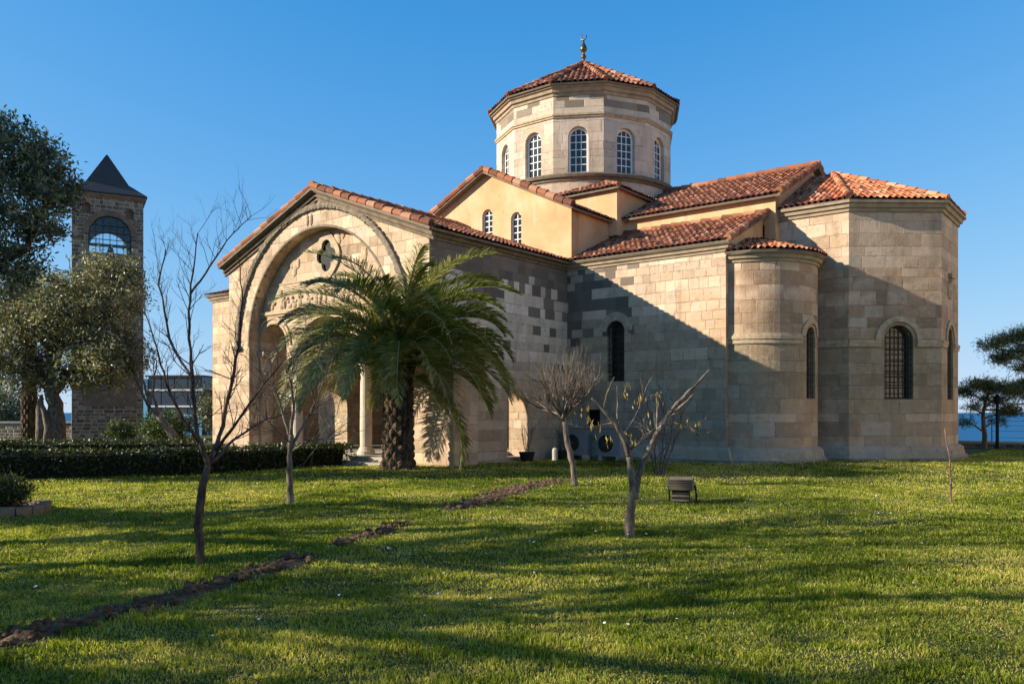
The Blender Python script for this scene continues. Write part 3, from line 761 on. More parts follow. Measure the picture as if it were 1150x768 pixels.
plate(mb, [(PF+.004, .0), (PF+.43, .0), (PF+.43, ea), (PF+.004, ea)], [], FPE, -.003, .1, edges=False)
plate(mb, [(-SY, -.3), (-PF-.43, -.3), (-PF-.43, ea), (-SY, ea)][::1], [arch(10.1, 1.5, .1, 1.9)], FPW, 0, .8)
part('porch_side_wall', mb, M['porch_side'])
mb = MB(); mb.box((PE_-.6, PF-.02, -.3), (PE_+1.0, PF+1.1, 3.0)); mb.poly([(PE_+1.0, PF-.02, 3.0), (PE_+1.0, PF+1.1, 3.0), (PE_, PF+1.1, 3.5), (PE_, PF-.02, 3.5)]); mb.poly([(PE_, PF-.02, 3.0), (PE_+1.0, PF-.02, 3.0), (PE_, PF-.02, 3.5)]); mb.poly([(PE_+1.0, PF+1.1, 3.0), (PE_, PF+1.1, 3.0), (PE_, PF+1.1, 3.5)])
part('buttress', mb, M['porch'])
mb = MB(); mb.box((PW+.8, PF+.95, 5.6), (PE_-.82, SY, 5.8)); part('porch_ceiling', mb, M['plasterdark'])
mb = MB(); mb.box((PW+.8, PF+.95, 0), (PE_-.82, SY-.002, .26)); mb.box((AC_-RI, PF-.25, -.2), (AC_+RI, PF+.95, .24)); mb.box((-2.6, PF-.75, -.2), (2.6, PF-.26, .1)); part('porch_floor', mb, M['floor'])
mb = MB(); band(mb, FP, AC_, ZC, RI-.0, RI+.07, -.02, .1, n=50)
prevr = None
for i in range(181):       # rough carved outer arch: one lumpy ring
    a = pi*i/180; rr = 4.56; ring_ = []
    for k in range(8):
        b = 2*pi*k/8; q = .125*(.8+.45*rng0.random()) if k not in (2,) else .1
        ring_.append(mb.vert(FP(AC_+(rr+q*cos(b))*cos(a), ZC+(rr+q*cos(b))*sin(a), -.01-q*sin(b))))
    if prevr:
        for k in range(8): mb.face((prevr[k], prevr[(k+1) % 8], ring_[(k+1) % 8], ring_[k]), [(i*.1, k*.1)]*4)
    prevr = ring_
for sx in (-1, 1): mb.box((AC_+sx*4.56-.2, ZC-.12, -.16), (AC_+sx*4.56+.2, ZC+.02, .02), M=FP)
part('arch_moulding', mb, M['label'])
mb = MB()
for c, w, a, b, r in AR:
    k = w/2
    if r is None: mb = MB(); band(mb, FP, c, b, k+.02, k+.12, .40, .46, n=20); band(mb, FP, c, b, k+.12, k+.2, .425, .46, n=20); band(mb, FP, c, b, k+.2, k+.28, .38, .46, n=20); part('arch_label', mb, M['relief'])
mb = MB()
mb.box((AC_-3.75, 5.22, .30), (AC_+3.75, 5.34, .46), M=FP); mb.box((AC_-3.7, 5.14, .36), (AC_+3.7, 5.22, .46), M=FP)
part('string_course', mb, M['relief']); mb = MB(); mb.box((AC_-3.35, 6.28, .40), (AC_+3.35, 6.33, .46), M=FP); part('string_course', mb, M['relief'])
for c in (-5.2, 2.45): mb = MB(); mb.box((c-.3, 3.72, .34), (c+.3, 3.9, 1.0), M=FP); part('impost', mb, M['relief'])
mb = MB(); plate(mb, [(AC_-3.4, 5.36), (AC_+3.4, 5.36), (AC_+3.4, 6.27), (AC_-3.4, 6.27)], [], FP, .425, .46)
frz = part('frieze', mb, M['relief'])
u = AC_-3.2
while u < AC_+3.2:       # frieze of little carved figures, in loose groups
    mb = MB(); hh_ = rng0.uniform(.3, .62); zb = 5.40; lean = rng0.uniform(-.12, .12)
    mb.ball((u, zb+hh_*.3, .435), (rng0.uniform(.07, .15), hh_*.34, rng0.uniform(.05, .09)), 8, 6, FP)
    mb.ball((u+lean*.6, zb+hh_*.72, .435), (rng0.uniform(.06, .12), hh_*.3, rng0.uniform(.05, .09)), 8, 6, FP)
    if rng0.random() < .75: mb.ball((u+lean, zb+hh_+.04, .43), rng0.uniform(.055, .08), 8, 6, FP)
    s_ = rng0.choice((-1, 1)); mb.tube([FP(u+lean*.6, zb+hh_*.8, .40), FP(u+s_*.13, zb+hh_*rng0.uniform(.5, .9), .39), FP(u+s_*.2, zb+hh_*rng0.uniform(.6, 1.25), .41)], .03, 6)
    mb.build('carved_figure', M['relief'], frz)
    u += rng0.choice((.19, .24, .28, .36, .55))
for u, z in ((AC_-1.7, 6.9), (AC_+1.9, 6.9), (AC_+.75, 7.65)):
    mb = MB()
    for j in range(5): mb.ball((u+rng0.uniform(-.2, .2), z+rng0.uniform(-.3, .3), .44), (rng0.uniform(.1, .18), rng0.uniform(.14, .28), .05), 8, 6, FP)
    part('relief', mb, M['relief'])
mb = MB()
for du in (-.09, .12): mb.ball((AC_-.35+du, 8.27, 0), (.09, .22, .06), 8, 6, FP)
part('relief', mb, M['relief'])
mb = MB()
n = len(qf); o_ = [(AC_+.1+.66*cos(a)*(1+.06*cos(4*a)), 7.05+.78*sin(a)*(1+.05*cos(4*a))) for a in [2*pi*i/40 for i in range(40)]]
plate(mb, o_, [qf], FP, .37, .46)
o = part('quatrefoil_window', mb, M['relief']); mb = MB(); plate(mb, [(AC_+.1+.555*cos(2*pi*i/24), 7.05+.655*sin(2*pi*i/24)) for i in range(24)], [], FP, .475, .5); mb.build('glass', M['black'], o)  # matt black sheet in place of glass paints the dark interior behind the opening
mb = MB()
cx = (-3.36, .32)
cols_ = []
for c in cx:
    mb = MB(); p = FP(c, 0, .7)
    mb.lathe([(.30, .24), (.30, .36), (.25, .40), (.24, .46), (.20, .5), (.205, 1.2), (.185, 3.0), (.22, 3.04), (.2, 3.1), (.27, 3.35), (.34, 3.42), (.34, 3.5)], (p.x, p.y, 0), 20)
    part('column', mb, M['column'], smooth=False)
# raking cornices and roof of the porch
mb = MB()
sl_ = (za-ea)/(PE_-PC)
for sx in (-1, 1):
    x1 = PC+sx*(PE_-PC+.22)
    for dz, th, pr in ((-.38, .10, -.06), (-.26, .12, -.13), (-.12, .14, -.22)):
        z1 = ea-.22*sl_+dz+.12; z0 = za+dz+.12
        plate(mb, [(PC, z0), (PC, z0+th), (x1, z1+th), (x1, z1)], [], FP, pr, .03)
part('raking_cornice', mb, M['trim_dark'])
for pth in ([(PE_, PF-.02), (PE_, SY+.1)], [(PW, SY), (PW, PF)]):
    mb = MB(); sweep(mb, pth, CORN(7.16, .8)); part('cornice', mb, M['trim_dark'])
mb = MB(); ze = 7.16; zr = 9.24
for sx in (-1, 1):
    xe = PC+sx*(PE_-PC+.3)
    tiles(mb, [(xe, PF-.3, ze), (xe, SY+.3, ze), (PC, SY+.3, zr), (PC, PF-.3, zr)])
    caps(mb, (xe, PF-.22, ze+.1), (PC, PF-.22, zr+.09), .12)
caps(mb, (PC, PF-.3, zr+.1), (PC, SY, zr+.1), .14)
part('roof', mb, TL)

# ================================================================== BELL TOWER
TP = Vector((-24.35, 49.4, 0)); TR = atan2(.475, .88)
tower = thing('bell_tower', 'tall square tower of dark rubble stone with pyramid roof, left of the church', 'tower', TP, TR)
mb = MB(); hw = 1.87
for a in range(4):
    d = Vector((sin(a*pi/2), -cos(a*pi/2), 0)); u = Vector((cos(a*pi/2), sin(a*pi/2), 0)); Mf = frame(d*hw, u)
    hol = [arch(.1, 2.25, 10.9, 11.95)] if a in (0, 2) else []
    if a == 2: hol = [arch(-.1, 2.1, 10.4, 11.7)]
    if a == 0:
        hol += [arch(-1.12, .4, 13.1, 13.5), arch(1.15, .4, 12.95, 13.35)]; FTW = Mf
    plate(mb, [(-hw, -.3), (hw, -.3), (hw, 14.2), (-hw, 14.2)], hol, Mf, 0, .45, uoff=a*5, edges=False)
mb.build('wall', M['rubble'], tower)
mb = MB(); band(mb, FTW, .1, 11.95, 1.14, 1.42, -.05, .05); mb.box((-hw, 11.6, -.03), (-1.3, 11.72, .02), M=FTW); mb.box((1.5, 11.6, -.03), (hw, 11.72, .02), M=FTW)
for c, z in ((-1.12, 13.5), (1.15, 13.35)): band(mb, FTW, c, z, .2, .27, -.02, .02, n=12)
mb.build('arch_moulding', M['trim_dark'], tower)
mb = MB(); plate(mb, arch(.1, 2.3, 10.88, 11.95), [arch(.1, 2.16, 10.94, 11.95)], FTW, .2, .26)
for i in range(1, 6):
    u = .1-1.1+2.2*i/6; mb.box((u-.02, 10.94, .2), (u+.02, 11.95+sqrt(max(1.08**2-(u-.1)**2, 0)), .24), M=FTW)
for v in (11.3, 11.7, 12.1, 12.5): 
    q = 1.08 if v < 11.95 else sqrt(1.08**2-(v-11.95)**2); mb.box((.1-q, v-.02, .195), (.1+q, v+.02, .235), M=FTW)
o = mb.build('window', M['iron'], tower)
mb = MB(); plate(mb, arch(.1, 2.18, 10.93, 11.95), [], FTW, .225, .23); mb.build('glass', M['clear'], o)
for c, z0, z1 in ((-1.12, 13.1, 13.5), (1.15, 12.95, 13.35)):
    mb = MB(); plate(mb, arch(c, .42, z0-.01, z1), [], FTW, .2, .24); mb.build('shutter', M['trim_dark'], tower)
mb = MB(); sweep(mb, [(-hw, hw), (-hw, -hw), (hw, -hw), (hw, hw)], [(-.05, 14.05), (.06, 14.07), (.08, 14.15), (.13, 14.18), (.15, 14.3), (-.05, 14.32)], True); mb.build('cornice', M['trim_dark'], tower)
mb = MB(); z = [(2.08, 14.32), (2.06, 14.38), (1.12, 15.15), (1.10, 15.2), (.04, 17.1)]
for k in range(len(z)-1):
    (r0, z0), (r1, z1) = z[k], z[k+1]
    for a in range(4):
        R = Matrix.Rotation(a*pi/2, 3, 'Z'); mb.poly([R @ Vector(p) for p in ((-r0, -r0, z0), (r0, -r0, z0), (r1, -r1, z1), (-r1, -r1, z1))])
mb.build('roof', M['lead'], tower)
mb = MB(); mb.lathe([(.05, 11.6), (.12, 11.55), (.2, 11.3), (.24, 11.1), (.34, 11.0)], (.2, 0, 0), 14); mb.box((-1.6, -.06, 11.6), (1.6, .06, 11.75)); mb.build('bell', M['bronze'], tower)
mb = MB(); plate(mb, [(-1.3, 2.0), (1.5, 2.0), (1.5, 3.6), (-1.3, 3.6)], [], FTW, -.012, .05); mb.build('render_patch', plain('brown_render', (.16, .125, .09), .95, .4, 3, .02), tower)

# ================================================================== VEGETATION BUILDERS
def leaf_quads(P, size, rng, ar=.4, up=0.):
    n = len(P); d = rng.normal(size=(n, 3)); d[:, 2] += up; d /= np.linalg.norm(d, axis=1)[:, None]
    r = rng.normal(size=(n, 3)); s = np.cross(d, r); s /= np.linalg.norm(s, axis=1)[:, None]+1e-9
    L = size*(.6+.8*rng.rand(n))[:, None]
    V = np.stack([P, P+d*L*.5+s*L*ar*.5, P+d*L, P+d*L*.5-s*L*ar*.5], 1).reshape(-1, 3)
    F = np.arange(n*4).reshape(-1, 4); return V, F
def foliage(name, P, size, mat, parent, rng, ar=.4, up=0., rn=None):
    V, F = leaf_quads(P, size, rng, ar, up)
    r = rng.rand(len(P)) if rn is None else np.clip(rn+.25*(rng.rand(len(P))-.5), 0, 1)
    return np_obj(name, V, F, mat, parent, np.repeat(r, 4))
def wobble(p, q, n, amp, rg):
    p, q = Vector(p), Vector(q); L = (q-p).length; out = []
    for i in range(n+1):
        w = p.lerp(q, i/n)
        if 0 < i < n: w += Vector([rg.uniform(-1, 1)*amp*L for _ in range(3)])
        out.append(w)
    return out
def twig(mb, p, d, L, r, depth, rg, ends, spread=.7, kids=(2, 4), up=.15, nseg=4, keep=.62):
    pts = [Vector(p)]; d = Vector(d).normalized()
    for i in range(nseg):
        d = (d+Vector([rg.uniform(-.16, .16) for _ in range(3)])+Vector((0, 0, up*.25))).normalized(); pts.append(pts[-1]+d*L/nseg)
    mb.tube(pts, [r*(1-.6*i/nseg) for i in range(nseg+1)], 6 if r > .02 else 4, cap=False)
    if depth == 0: ends.append((pts[-1], d)); ends.append((pts[-2], d)); return
    for k in range(rg.randint(*kids)):
        f = rg.uniform(.3, 1); i = min(int(f*nseg), nseg-1); q = pts[i].lerp(pts[i+1], f*nseg-i)
        a = Vector([rg.uniform(-1, 1) for _ in range(3)]); a = (a-d*a.dot(d)).normalized()
        twig(mb, q, d+a*rg.uniform(.4, 1)*spread*1.3, L*keep*rg.uniform(.7, 1.2), r*.52, depth-1, rg, ends, spread, kids, up, nseg, keep)
    ends.append((pts[-1], d))
def canopy(blobs, n, rng, clump=.38, per=40, shell=.55):
    """leaf points gathered in clumps inside ellipsoids [(centre, radii, weight)]"""
    w = np.array([b[2] for b in blobs], float); w /= w.sum(); pts = []; tone = []
    for (c, r, _), k in zip(blobs, rng.multinomial(n//per, w)):
        d = rng.normal(size=(k, 3)); d /= np.linalg.norm(d, axis=1)[:, None]
        rad = shell+(1-shell)*rng.rand(k)**.7; C = np.array(c)+d*np.array(r)*rad[:, None]
        p = C[:, None, :]+rng.normal(size=(k, per, 3))*clump*np.array([1, 1, .75])*(.5+rng.rand(k)[:, None, None])
        pts.append(p.reshape(-1, 3)); tone.append(np.repeat(rng.rand(k), per))
    return np.concatenate(pts), np.concatenate(tone)

# ---- big palm in front of the porch
def frond_mesh(name, L, el0, droop, rng, n=84, leaf=.52, mat='frond'):
    pts = [np.array([.12, 0, 0])]; a = el0; k = 22
    for i in range(k):
        a -= droop*(.75+.5*i/k)/k; pts.append(pts[-1]+np.array([cos(a), 0, sin(a)])*L/k)
    pts = np.array(pts); V = []; F = []; R = []
    def quad(a, b, c, d, r):
        i = len(V); V.extend([a, b, c, d]); F.append((i, i+1, i+2, i+3)); R.extend([r]*4)
    for i in range(k):     # midrib
        w0, w1 = .045*(1-i/k)+.006, .045*(1-(i+1)/k)+.006
        quad(pts[i]+[0, -w0, 0], pts[i+1]+[0, -w1, 0], pts[i+1]+[0, 0, w1], pts[i]+[0, 0, w0], .95); quad(pts[i]+[0, 0, w0], pts[i+1]+[0, 0, w1], pts[i+1]+[0, w1, 0], pts[i]+[0, w0, 0], .95)
        quad(pts[i]+[0, w0, 0], pts[i+1]+[0, w1, 0], pts[i+1]+[0, -w1, 0], pts[i]+[0, -w0, 0], .95)
    tone = rng.rand()*.5-.05
    for j in range(n):
        f = .10+.89*j/(n-1); x = f*k; i = min(int(x), k-1); p = pts[i]+(pts[i+1]-pts[i])*(x-i); d = (pts[i+1]-pts[i]); d /= np.linalg.norm(d)
        upv = np.array([-d[2], 0, d[0]]); ll = leaf*(sin(pi*min(f*.92+.1, 1))**.6)*(.85+.3*rng.rand())
        for s in (-1, 1):
            e = d*(.55+.35*f)+np.array([0, s, 0])*(.85-.3*f)+upv*(.30+.25*rng.rand()); e /= np.linalg.norm(e); e += rng.normal(size=3)*.12
            m = p+e*ll*.55; t = p+e*ll*.95+np.array([0, 0, -.16*ll])
            sd_ = np.cross(e, upv); sd_ /= np.linalg.norm(sd_)+1e-9; wv = (sd_*.7+upv*.7)*.0185
            r = min(1, max(0, tone+.55*rng.rand()*rng.rand()+.1))
            quad(p-wv*.6, p+wv*.6, m+wv, m-wv, r); quad(m-wv, m+wv, t+wv*.1, t-wv*.1, r)
    me = np_obj(name, np.array(V), np.array(F), M[mat], None, np.array(R))
    return me
def palm(name, label, loc, th, r0, r1, nf, L, seed, leaf=.52):
    root = thing(name, label, 'palm tree', loc); rng = np.random.RandomState(seed); rg = random.Random(seed)
    mb = MB(); ns, nz = 60, 90; prev = None
    for j in range(nz+1):
        f = j/nz; z = -.15+(th+.25)*f; r = r0+(r1-r0)*min(1, f*1.3); r *= 1+.28*max(0, (.12-f)/.12); r += .12*max(0, (f-.8)/.2)
        ringv = []
        for k in range(ns):
            a = 2*pi*k/ns; A = a*4.5*1+z*10; B = a*4.5-z*10
            b = abs(sin(a*5+z*7.5))*abs(sin(a*5-z*7.5)); rr = r*(1+.20*(b-.35)+rg.uniform(-.03, .03)); ringv.append(mb.vert((rr*cos(a), rr*sin(a), z+.03*b)))
        if prev:
            for k in range(ns): mb.face((prev[k], prev[(k+1) % ns], ringv[(k+1) % ns], ringv[k]))
        prev = ringv
    mb.face(prev); mb.build('trunk', M['palm_trunk'], root)
    protos = []
    for q in range(12):
        f = q/11; o = frond_mesh('frond', L*(1.06-.16*f), radians(86-70*f), radians(92+28*(1-abs(2*f-1))), rng, leaf=leaf)
        protos.append(o)
    for i in range(nf):
        f = (i+.5)/nf; q = min(11, int(f**.9*12)); src = protos[q]
        o = src if src.parent is None else src.copy()
        if src.parent is not None: COL.objects.link(o)
        o.parent = root; o.location = (0, 0, th+.35-.5*f); o.rotation_euler = (rg.uniform(-.15, .15), rg.uniform(-.08, .08), i*2.39996+rg.uniform(-.2, .2)); s_ = rg.uniform(.88, 1.1); o.scale = (s_,)*3
        if nf > 90 and i >= nf-3: o.rotation_euler = (0, .62, (-.5, .5, -.15)[i-nf+3]); o.scale = (1.08,)*3
    for p in protos:
        if p.parent is None: bpy.data.objects.remove(p)
    return root
palm('palm_tree', 'large feathery palm with thick scarred trunk before the church porch', (-3.27, 23.6, 0), 3.05, .45, .39, 98, 4.0, 4, .62)
palm('palm_tree', 'slim palm trunk beside the olive tree, left of the tower', at(33, 503, 37.5)*Vector((1, 1, 0)) if False else Vector(((33-575)/FPX*37.5, 37.5, 0)), 6.0, .34, .28, 44, 2.6, 9, .4)

# ---- leafy trees
def tree_limbs(root, base, targets, r, mat, seed, sub=2, tl=1.):
    rg = random.Random(seed); mb = MB(); ends = []
    for tpts, rr in targets:
        pts = [Vector(p) for p in tpts]; full = []
        for a, b in zip(pts[:-1], pts[1:]): full += wobble(a, b, 5, .03, rg)[:-1]
        full.append(pts[-1]); n = len(full); mb.tube(full, [rr*(1-.75*i/(n-1)) for i in range(n)], 9, cap=False)
        for i in range(n//2, n):
            for _ in range(sub):
                d = Vector([rg.uniform(-1, 1), rg.uniform(-1, 1), rg.uniform(-.3, 1)]); twig(mb, full[i], d, rg.uniform(.7, 1.5)*tl, rr*.22, 2, rg, ends, .8, (2, 3))
    mb.build('trunk', mat, root, True); return ends
# olive tree, local frame at its foot, Y = 36
oY = 36.; ob = Vector(((60-575)/FPX*oY, oY, 0))
olive = thing('olive_tree', 'olive tree with twisted twin trunks and silvery crown before the tower', 'tree', ob)
loc = lambda px, py, dy=0.: at(px, py, oY+dy)-ob
tree_limbs(olive, ob, [([(.15, 0, -.1), loc(64, 470), loc(57, 430), loc(60, 380), loc(75, 320)], .42), ([loc(60, 440), loc(90, 400, -.5), loc(120, 350, -.3)], .24), ([loc(57, 430), loc(30, 390, .3), loc(5, 350)], .24), ([loc(62, 410), loc(80, 350, 1), loc(100, 300, .8)], .2)], .3, M['bark'], 2)
mb = MB(); rg = random.Random(8)
mb.tube([(-.45, -.2, -.1), loc(46, 480, -.2), loc(45, 455, -.2), loc(47, 443, -.2)], [.24, .2, .16, .05], 9); mb.tube([(-.1, -.35, -.1), loc(54, 480, -.3), loc(50, 462, -.3), loc(44, 448, -.25)], [.2, .15, .12, .06], 9)
mb.build('stump', M['bark_pale'], olive, True)
rng = np.random.RandomState(21)
bl = [(loc(20, 380), (2.0, 1.8, 1.6), 3), (loc(60, 350), (2.2, 2, 1.7), 4), (loc(105, 345), (1.7, 1.6, 1.7), 3), (loc(135, 325), (1.0, 1.2, 1.3), 1.6), (loc(120, 400, -.3), (1.4, 1.4, 1.5), 2.4), (loc(88, 415, -.3), (1.1, 1.2, 1.0), 1.3), (loc(140, 395), (.9, 1, 1.0), .9), (loc(-10, 400), (1.6, 1.6, 1.4), 1.8), (loc(118, 300), (.8, .9, .6), .5), (loc(30, 425), (1.1, 1.1, .6), .9)]
P, tn = canopy([(tuple(c), r, w) for c, r, w in bl], 42000, rng, .26, 42)
foliage('crown', P, .17, M['leaf_olive'], olive, rng, .36, rn=tn)

# big evergreen whose trunk stands left of the picture
eb = Vector((-14.6, 20.0, 0)); eY = 20.
big_t = thing('evergreen_tree', 'tall dark evergreen crown leaning in at the upper left', 'tree', eb)
loc2 = lambda px, py, dy=0.: at(px, py, eY+dy)-eb
tree_limbs(big_t, eb, [([(0, 0, -.1), (.2, .1, 2.2), (.4, 0, 4.4), (1.2, .2, 6.4), (1.6, .1, 8.2)], .3), ([(.3, 0, 3.4), (1.6, .3, 5.2), loc2(30, 280), loc2(55, 225)], .15), ([(.3, 0, 3.6), (-1, -.5, 5.4), (-1.8, -.6, 7.4)], .16), ([(.4, 0, 4.2), (1.5, .4, 5.0), loc2(25, 300)], .1), ([(.4, .2, 4.4), (.2, 1.4, 6.2), (.4, 1.8, 7.8)], .13)], .3, M['bark_dark'], 5, 2, .5)
rng = np.random.RandomState(22)
bl = [(loc2(10, 170), (1.2, 1.2, .85), 2), (loc2(48, 185), (.65, .8, .55), 1), (loc2(62, 215), (.5, .7, .45), .8), (loc2(25, 235), (1.0, 1.2, .7), 1.6), (loc2(10, 290), (.8, .9, .55), .9), (loc2(-40, 200), (1.3, 1.4, 1.4), 2.6), (loc2(-90, 200), (1.3, 1.5, 1.3), 2), (loc2(-60, 270), (1.4, 1.4, .8), 1.8), (loc2(-40, 150), (1, 1.2, .7), 1), (loc2(20, 320), (.5, .7, .35), .4), (loc2(50, 260), (.4, .6, .3), .35)]
P, tn = canopy([(tuple(c), r, w) for c, r, w in bl], 34000, rng, .13, 30, .35)
foliage('crown', P, .115, M['leaf_dark'], big_t, rng, .4, rn=tn)

# trees out of the picture on the left: they stripe the lawn with shade
def shade_tree(x, y, h, seed, n, rad, label):
    b = Vector((x, y, 0)); root = thing('garden_tree', label, 'tree', b); rng = np.random.RandomState(seed)
    ends = tree_limbs(root, b, [([(0, 0, -.1), (.1, 0, h*.35), (.2, .1, h*.7), (.1, 0, h*.95)], .2), ([(.1, 0, h*.4), (rad*.5, .3, h*.6), (rad*.8, .5, h*.75)], .1), ([(.1, 0, h*.38), (-rad*.5, -.3, h*.6), (-rad*.7, -.5, h*.8)], .1)], .2, M['bark'], seed)
    bl = [((rng.uniform(-.7, .7)*rad, rng.uniform(-.6, .6)*rad, h*rng.uniform(.5, .95)), (rad*.45, rad*.4, h*.09), 1) for _ in range(9)]
    P, tn = canopy(bl, n, rng, .2, 40, .2); foliage('crown', P, .15, M['leaf_dark'], root, rng, .4, rn=tn)
shade_tree(-9.6, 3.0, 3.6, 31, 5000, 1.2, 'low leafy garden tree nearest the left of the camera')
shade_tree(-11.4, 6.0, 4.2, 32, 2600, 1.3, 'middle-sized garden tree on the lawn left of the view')
shade_tree(-17.5, 11.0, 5.6, 33, 4500, 1.2, 'taller garden tree near the hedge left of the view')
shade_tree(-21.0, 19.4, 12.5, 34, 15000, 2.2, 'tall leafy garden tree beyond the hedge, left of the view')
shade_tree(-24.5, 18.0, 13.5, 35, 11000, 1.5, 'tallest leafy garden tree beyond the hedge, left of the view')
def limb_tree(x, y, h, seed, label):
    b = Vector((x, y, 0)); root = thing('bare_tree', label, 'tree', b); rg = random.Random(seed); T = [([(0, 0, -.1), (.1, 0, h*.3), (0, .2, h*.65), (.2, .1, h)], .27)]
    for i in range(7): a = rg.uniform(0, 6.28); z = h*rg.uniform(.25, .6); q = h*rg.uniform(.2, .38); T.append(([(.05, 0, z), (q*.5*cos(a), q*.5*sin(a), z+q*.35), (q*cos(a), q*sin(a), z+q*rg.uniform(.5, 1.1))], .15))
    tree_limbs(root, b, T, .2, M['bark'], seed, 1)
limb_tree(-12.5, 7.6, 8.0, 36, 'tall leafless garden tree on the lawn left of the view')
limb_tree(-15.0, 9.2, 9.5, 37, 'tallest leafless garden tree far left of the view')
limb_tree(-14.5, 12.4, 7.5, 38, 'leafless garden tree before the hedge, left of the view')
limb_tree(-13.0, 4.6, 8.5, 39, 'leafless garden tree left of the camera, near the lowest leafy one')

# ---- hedges
def hedge(pts, w, h, label, seed, n):
    mb = MB(); rng = np.random.RandomState(seed); P = []
    root = None; base = Vector((*pts[0], 0))
    root = thing('hedge', label, 'hedge', base)
    for a, b in zip(pts[:-1], pts[1:]):
        a, b = Vector((*a, 0)), Vector((*b, 0)); d = (b-a); L = d.length; d.normalize(); s = Vector((d.y, -d.x, 0)); m = int(L/.5); prev = None
        for i in range(m+1):
            c = a+d*L*i/m-base; ww = w/2*.8; hh = h*.86
            r = [mb.vert(c+s*x+Vector((0, 0, z))) for x, z in ((ww*.75, -.1), (ww, .25), (ww, hh), (-ww, hh), (-ww, .25), (-ww*.75, -.1))]
            if prev:
                for k in range(6): mb.face((prev[k], prev[(k+1) % 6], r[(k+1) % 6], r[k]))
            prev = r
        k = int(n*(L+.8)); f = rng.rand(k)*(L+.8)-.4; side = rng.rand(k)
        x = np.where(side < .42, w/2, np.where(side < .58, -w/2, (rng.rand(k)-.5)*w)); z = np.where(side < .58, .05+(h-.05)*rng.rand(k)**.8, h)
        lump = (vnoise(f, z*2, 1.4, seed)-.5)*.13; x = x*(1+lump)+rng.normal(size=k)*.045; z = z*(1+lump*.8)+rng.normal(size=k)*.02+.10*(rng.rand(k) < .04)*rng.rand(k)
        aa = np.array(a-base); P.append(aa+np.outer(f, np.array(d))+np.outer(x, np.array(s))+np.outer(z, [0, 0, 1.]))
    mb.build('twigs', M['core'], root); P = np.concatenate(P); tn = np.clip((P[:, 2]/h-.3)*.6+.35*vnoise(P[:, 0], P[:, 1], 2.5, 5), 0, 1)
    foliage('leaves', P, .085, M['leaf_hedge'], root, rng, .55, .2, rn=rng.rand(len(P))*.8)
hedge([(-21, 17.6), (-13.5, 20.6), (-8.9, 22.4), (-5.6, 26.3)], .8, .62, 'clipped box hedge running along the near lawn to the porch', 41, 900)
hedge([(-24, 25.0), (-16, 26.2), (-10.5, 27.0)], .9, .72, 'second clipped hedge behind the first, under the olive tree', 42, 700)

# ---- bare trees; main limbs drawn as (px, py, depth offset) then sprouting
def bare(label, px, py, limbs, seed, sub, tl, mat='bark', depth=2, up=.35, spread=.75, kind='bare_tree', grp=None, twr=.012):
    b = ground(px, py); Y = b.y; root = thing(kind, label, 'tree', b, group=grp); rg = random.Random(seed); mb = MB(); ends = []
    g0 = GZ(b)
    for k, (pts, r0, r1, sprout) in enumerate(limbs):
        P = [at(x, y, Y+dy)-b for x, y, dy in pts]
        if pts[0][1] >= py-1: P[0].z = g0-.08
        full = []
        for p, q in zip(P[:-1], P[1:]): full += wobble(p, q, 4, .025, rg)[:-1]
        full.append(P[-1]); n = len(full); rad = [(r0+(r1-r0)*i/(n-1))*rg.uniform(.88, 1.16) for i in range(n)]
        if pts[0][1] >= py-1: rad[0] *= 1.35
        mb.tube(full, rad, 9 if r0 > .03 else 6, cap=True)
        if sprout:
            for i in range(n):
                if i/n < sprout: continue
                for _ in range(sub):
                    d = (full[min(i+1, n-1)]-full[max(i-1, 0)]).normalized()
                    a = Vector([rg.uniform(-1, 1) for _ in range(3)]); d2 = d*.5+a*.8+Vector((0, 0, up)); twig(mb, full[i], d2, tl*rg.uniform(.5, 1.2), max(twr*.6, rad[i]*.38) if rad[i]*.38 < twr*1.6 else twr*1.6, depth, rg, ends, spread, (1, 3), up)
    mb.build('branches', M[mat], root, True)
    return root, ends
bare('tall leafless sapling with curved trunk at left, nearest the camera', 225, 638, [
    ([(226, 640, 0), (222, 590, 0), (227, 550, 0), (234, 522, 0)], .045, .034, 0),
    ([(234, 522, 0), (222, 490, -.05), (216, 440, 0), (212, 380, .05), (214, 320, .05), (222, 262, .1)], .027, .005, .2),
    ([(226, 500, 0), (205, 470, -.3), (186, 430, -.4), (176, 390, -.5), (160, 340, -.5)], .02, .004, .3),
    ([(234, 522, 0), (246, 490, .2), (258, 440, .3), (268, 390, .4), (272, 340, .4), (268, 290, .5)], .027, .004, .2),
    ([(242, 505, .1), (262, 480, -.2), (290, 440, -.4), (318, 405, -.5)], .02, .004, .3),
    ([(236, 520, 0), (262, 494, .4), (300, 470, .6), (335, 462, .8)], .02, .004, .3),
    ([(214, 330, .05), (235, 300, .2), (262, 262, .3), (282, 243, .3)], .012, .004, .3),
    ([(217, 430, 0), (190, 380, .4), (178, 320, .5), (186, 280, .5)], .018, .005, .3)], 51, 2, .34, 'bark_dark', 2, twr=.0045)
bare('slender leafless sapling in front of the porch hedge', 326, 567, [
    ([(326, 568, 0), (325, 535, 0), (326, 505, 0), (327, 488, 0)], .058, .045, 0),
    ([(327, 492, 0), (318, 465, .1), (310, 440, .1), (296, 418, .2)], .032, .007, .3), ([(327, 488, 0), (330, 455, 0), (325, 425, -.1), (334, 398, -.1)], .034, .007, .3),
    ([(327, 500, 0), (345, 470, .2), (356, 448, .3), (366, 420, .3)], .03, .007, .3), ([(327, 508, 0), (345, 495, -.2), (368, 492, -.3), (376, 483, -.3)], .022, .006, .3), ([(326, 497, 0), (308, 480, -.3), (290, 462, -.4)], .02, .006, .3)], 52, 2, .62, 'bark_pale', 2)
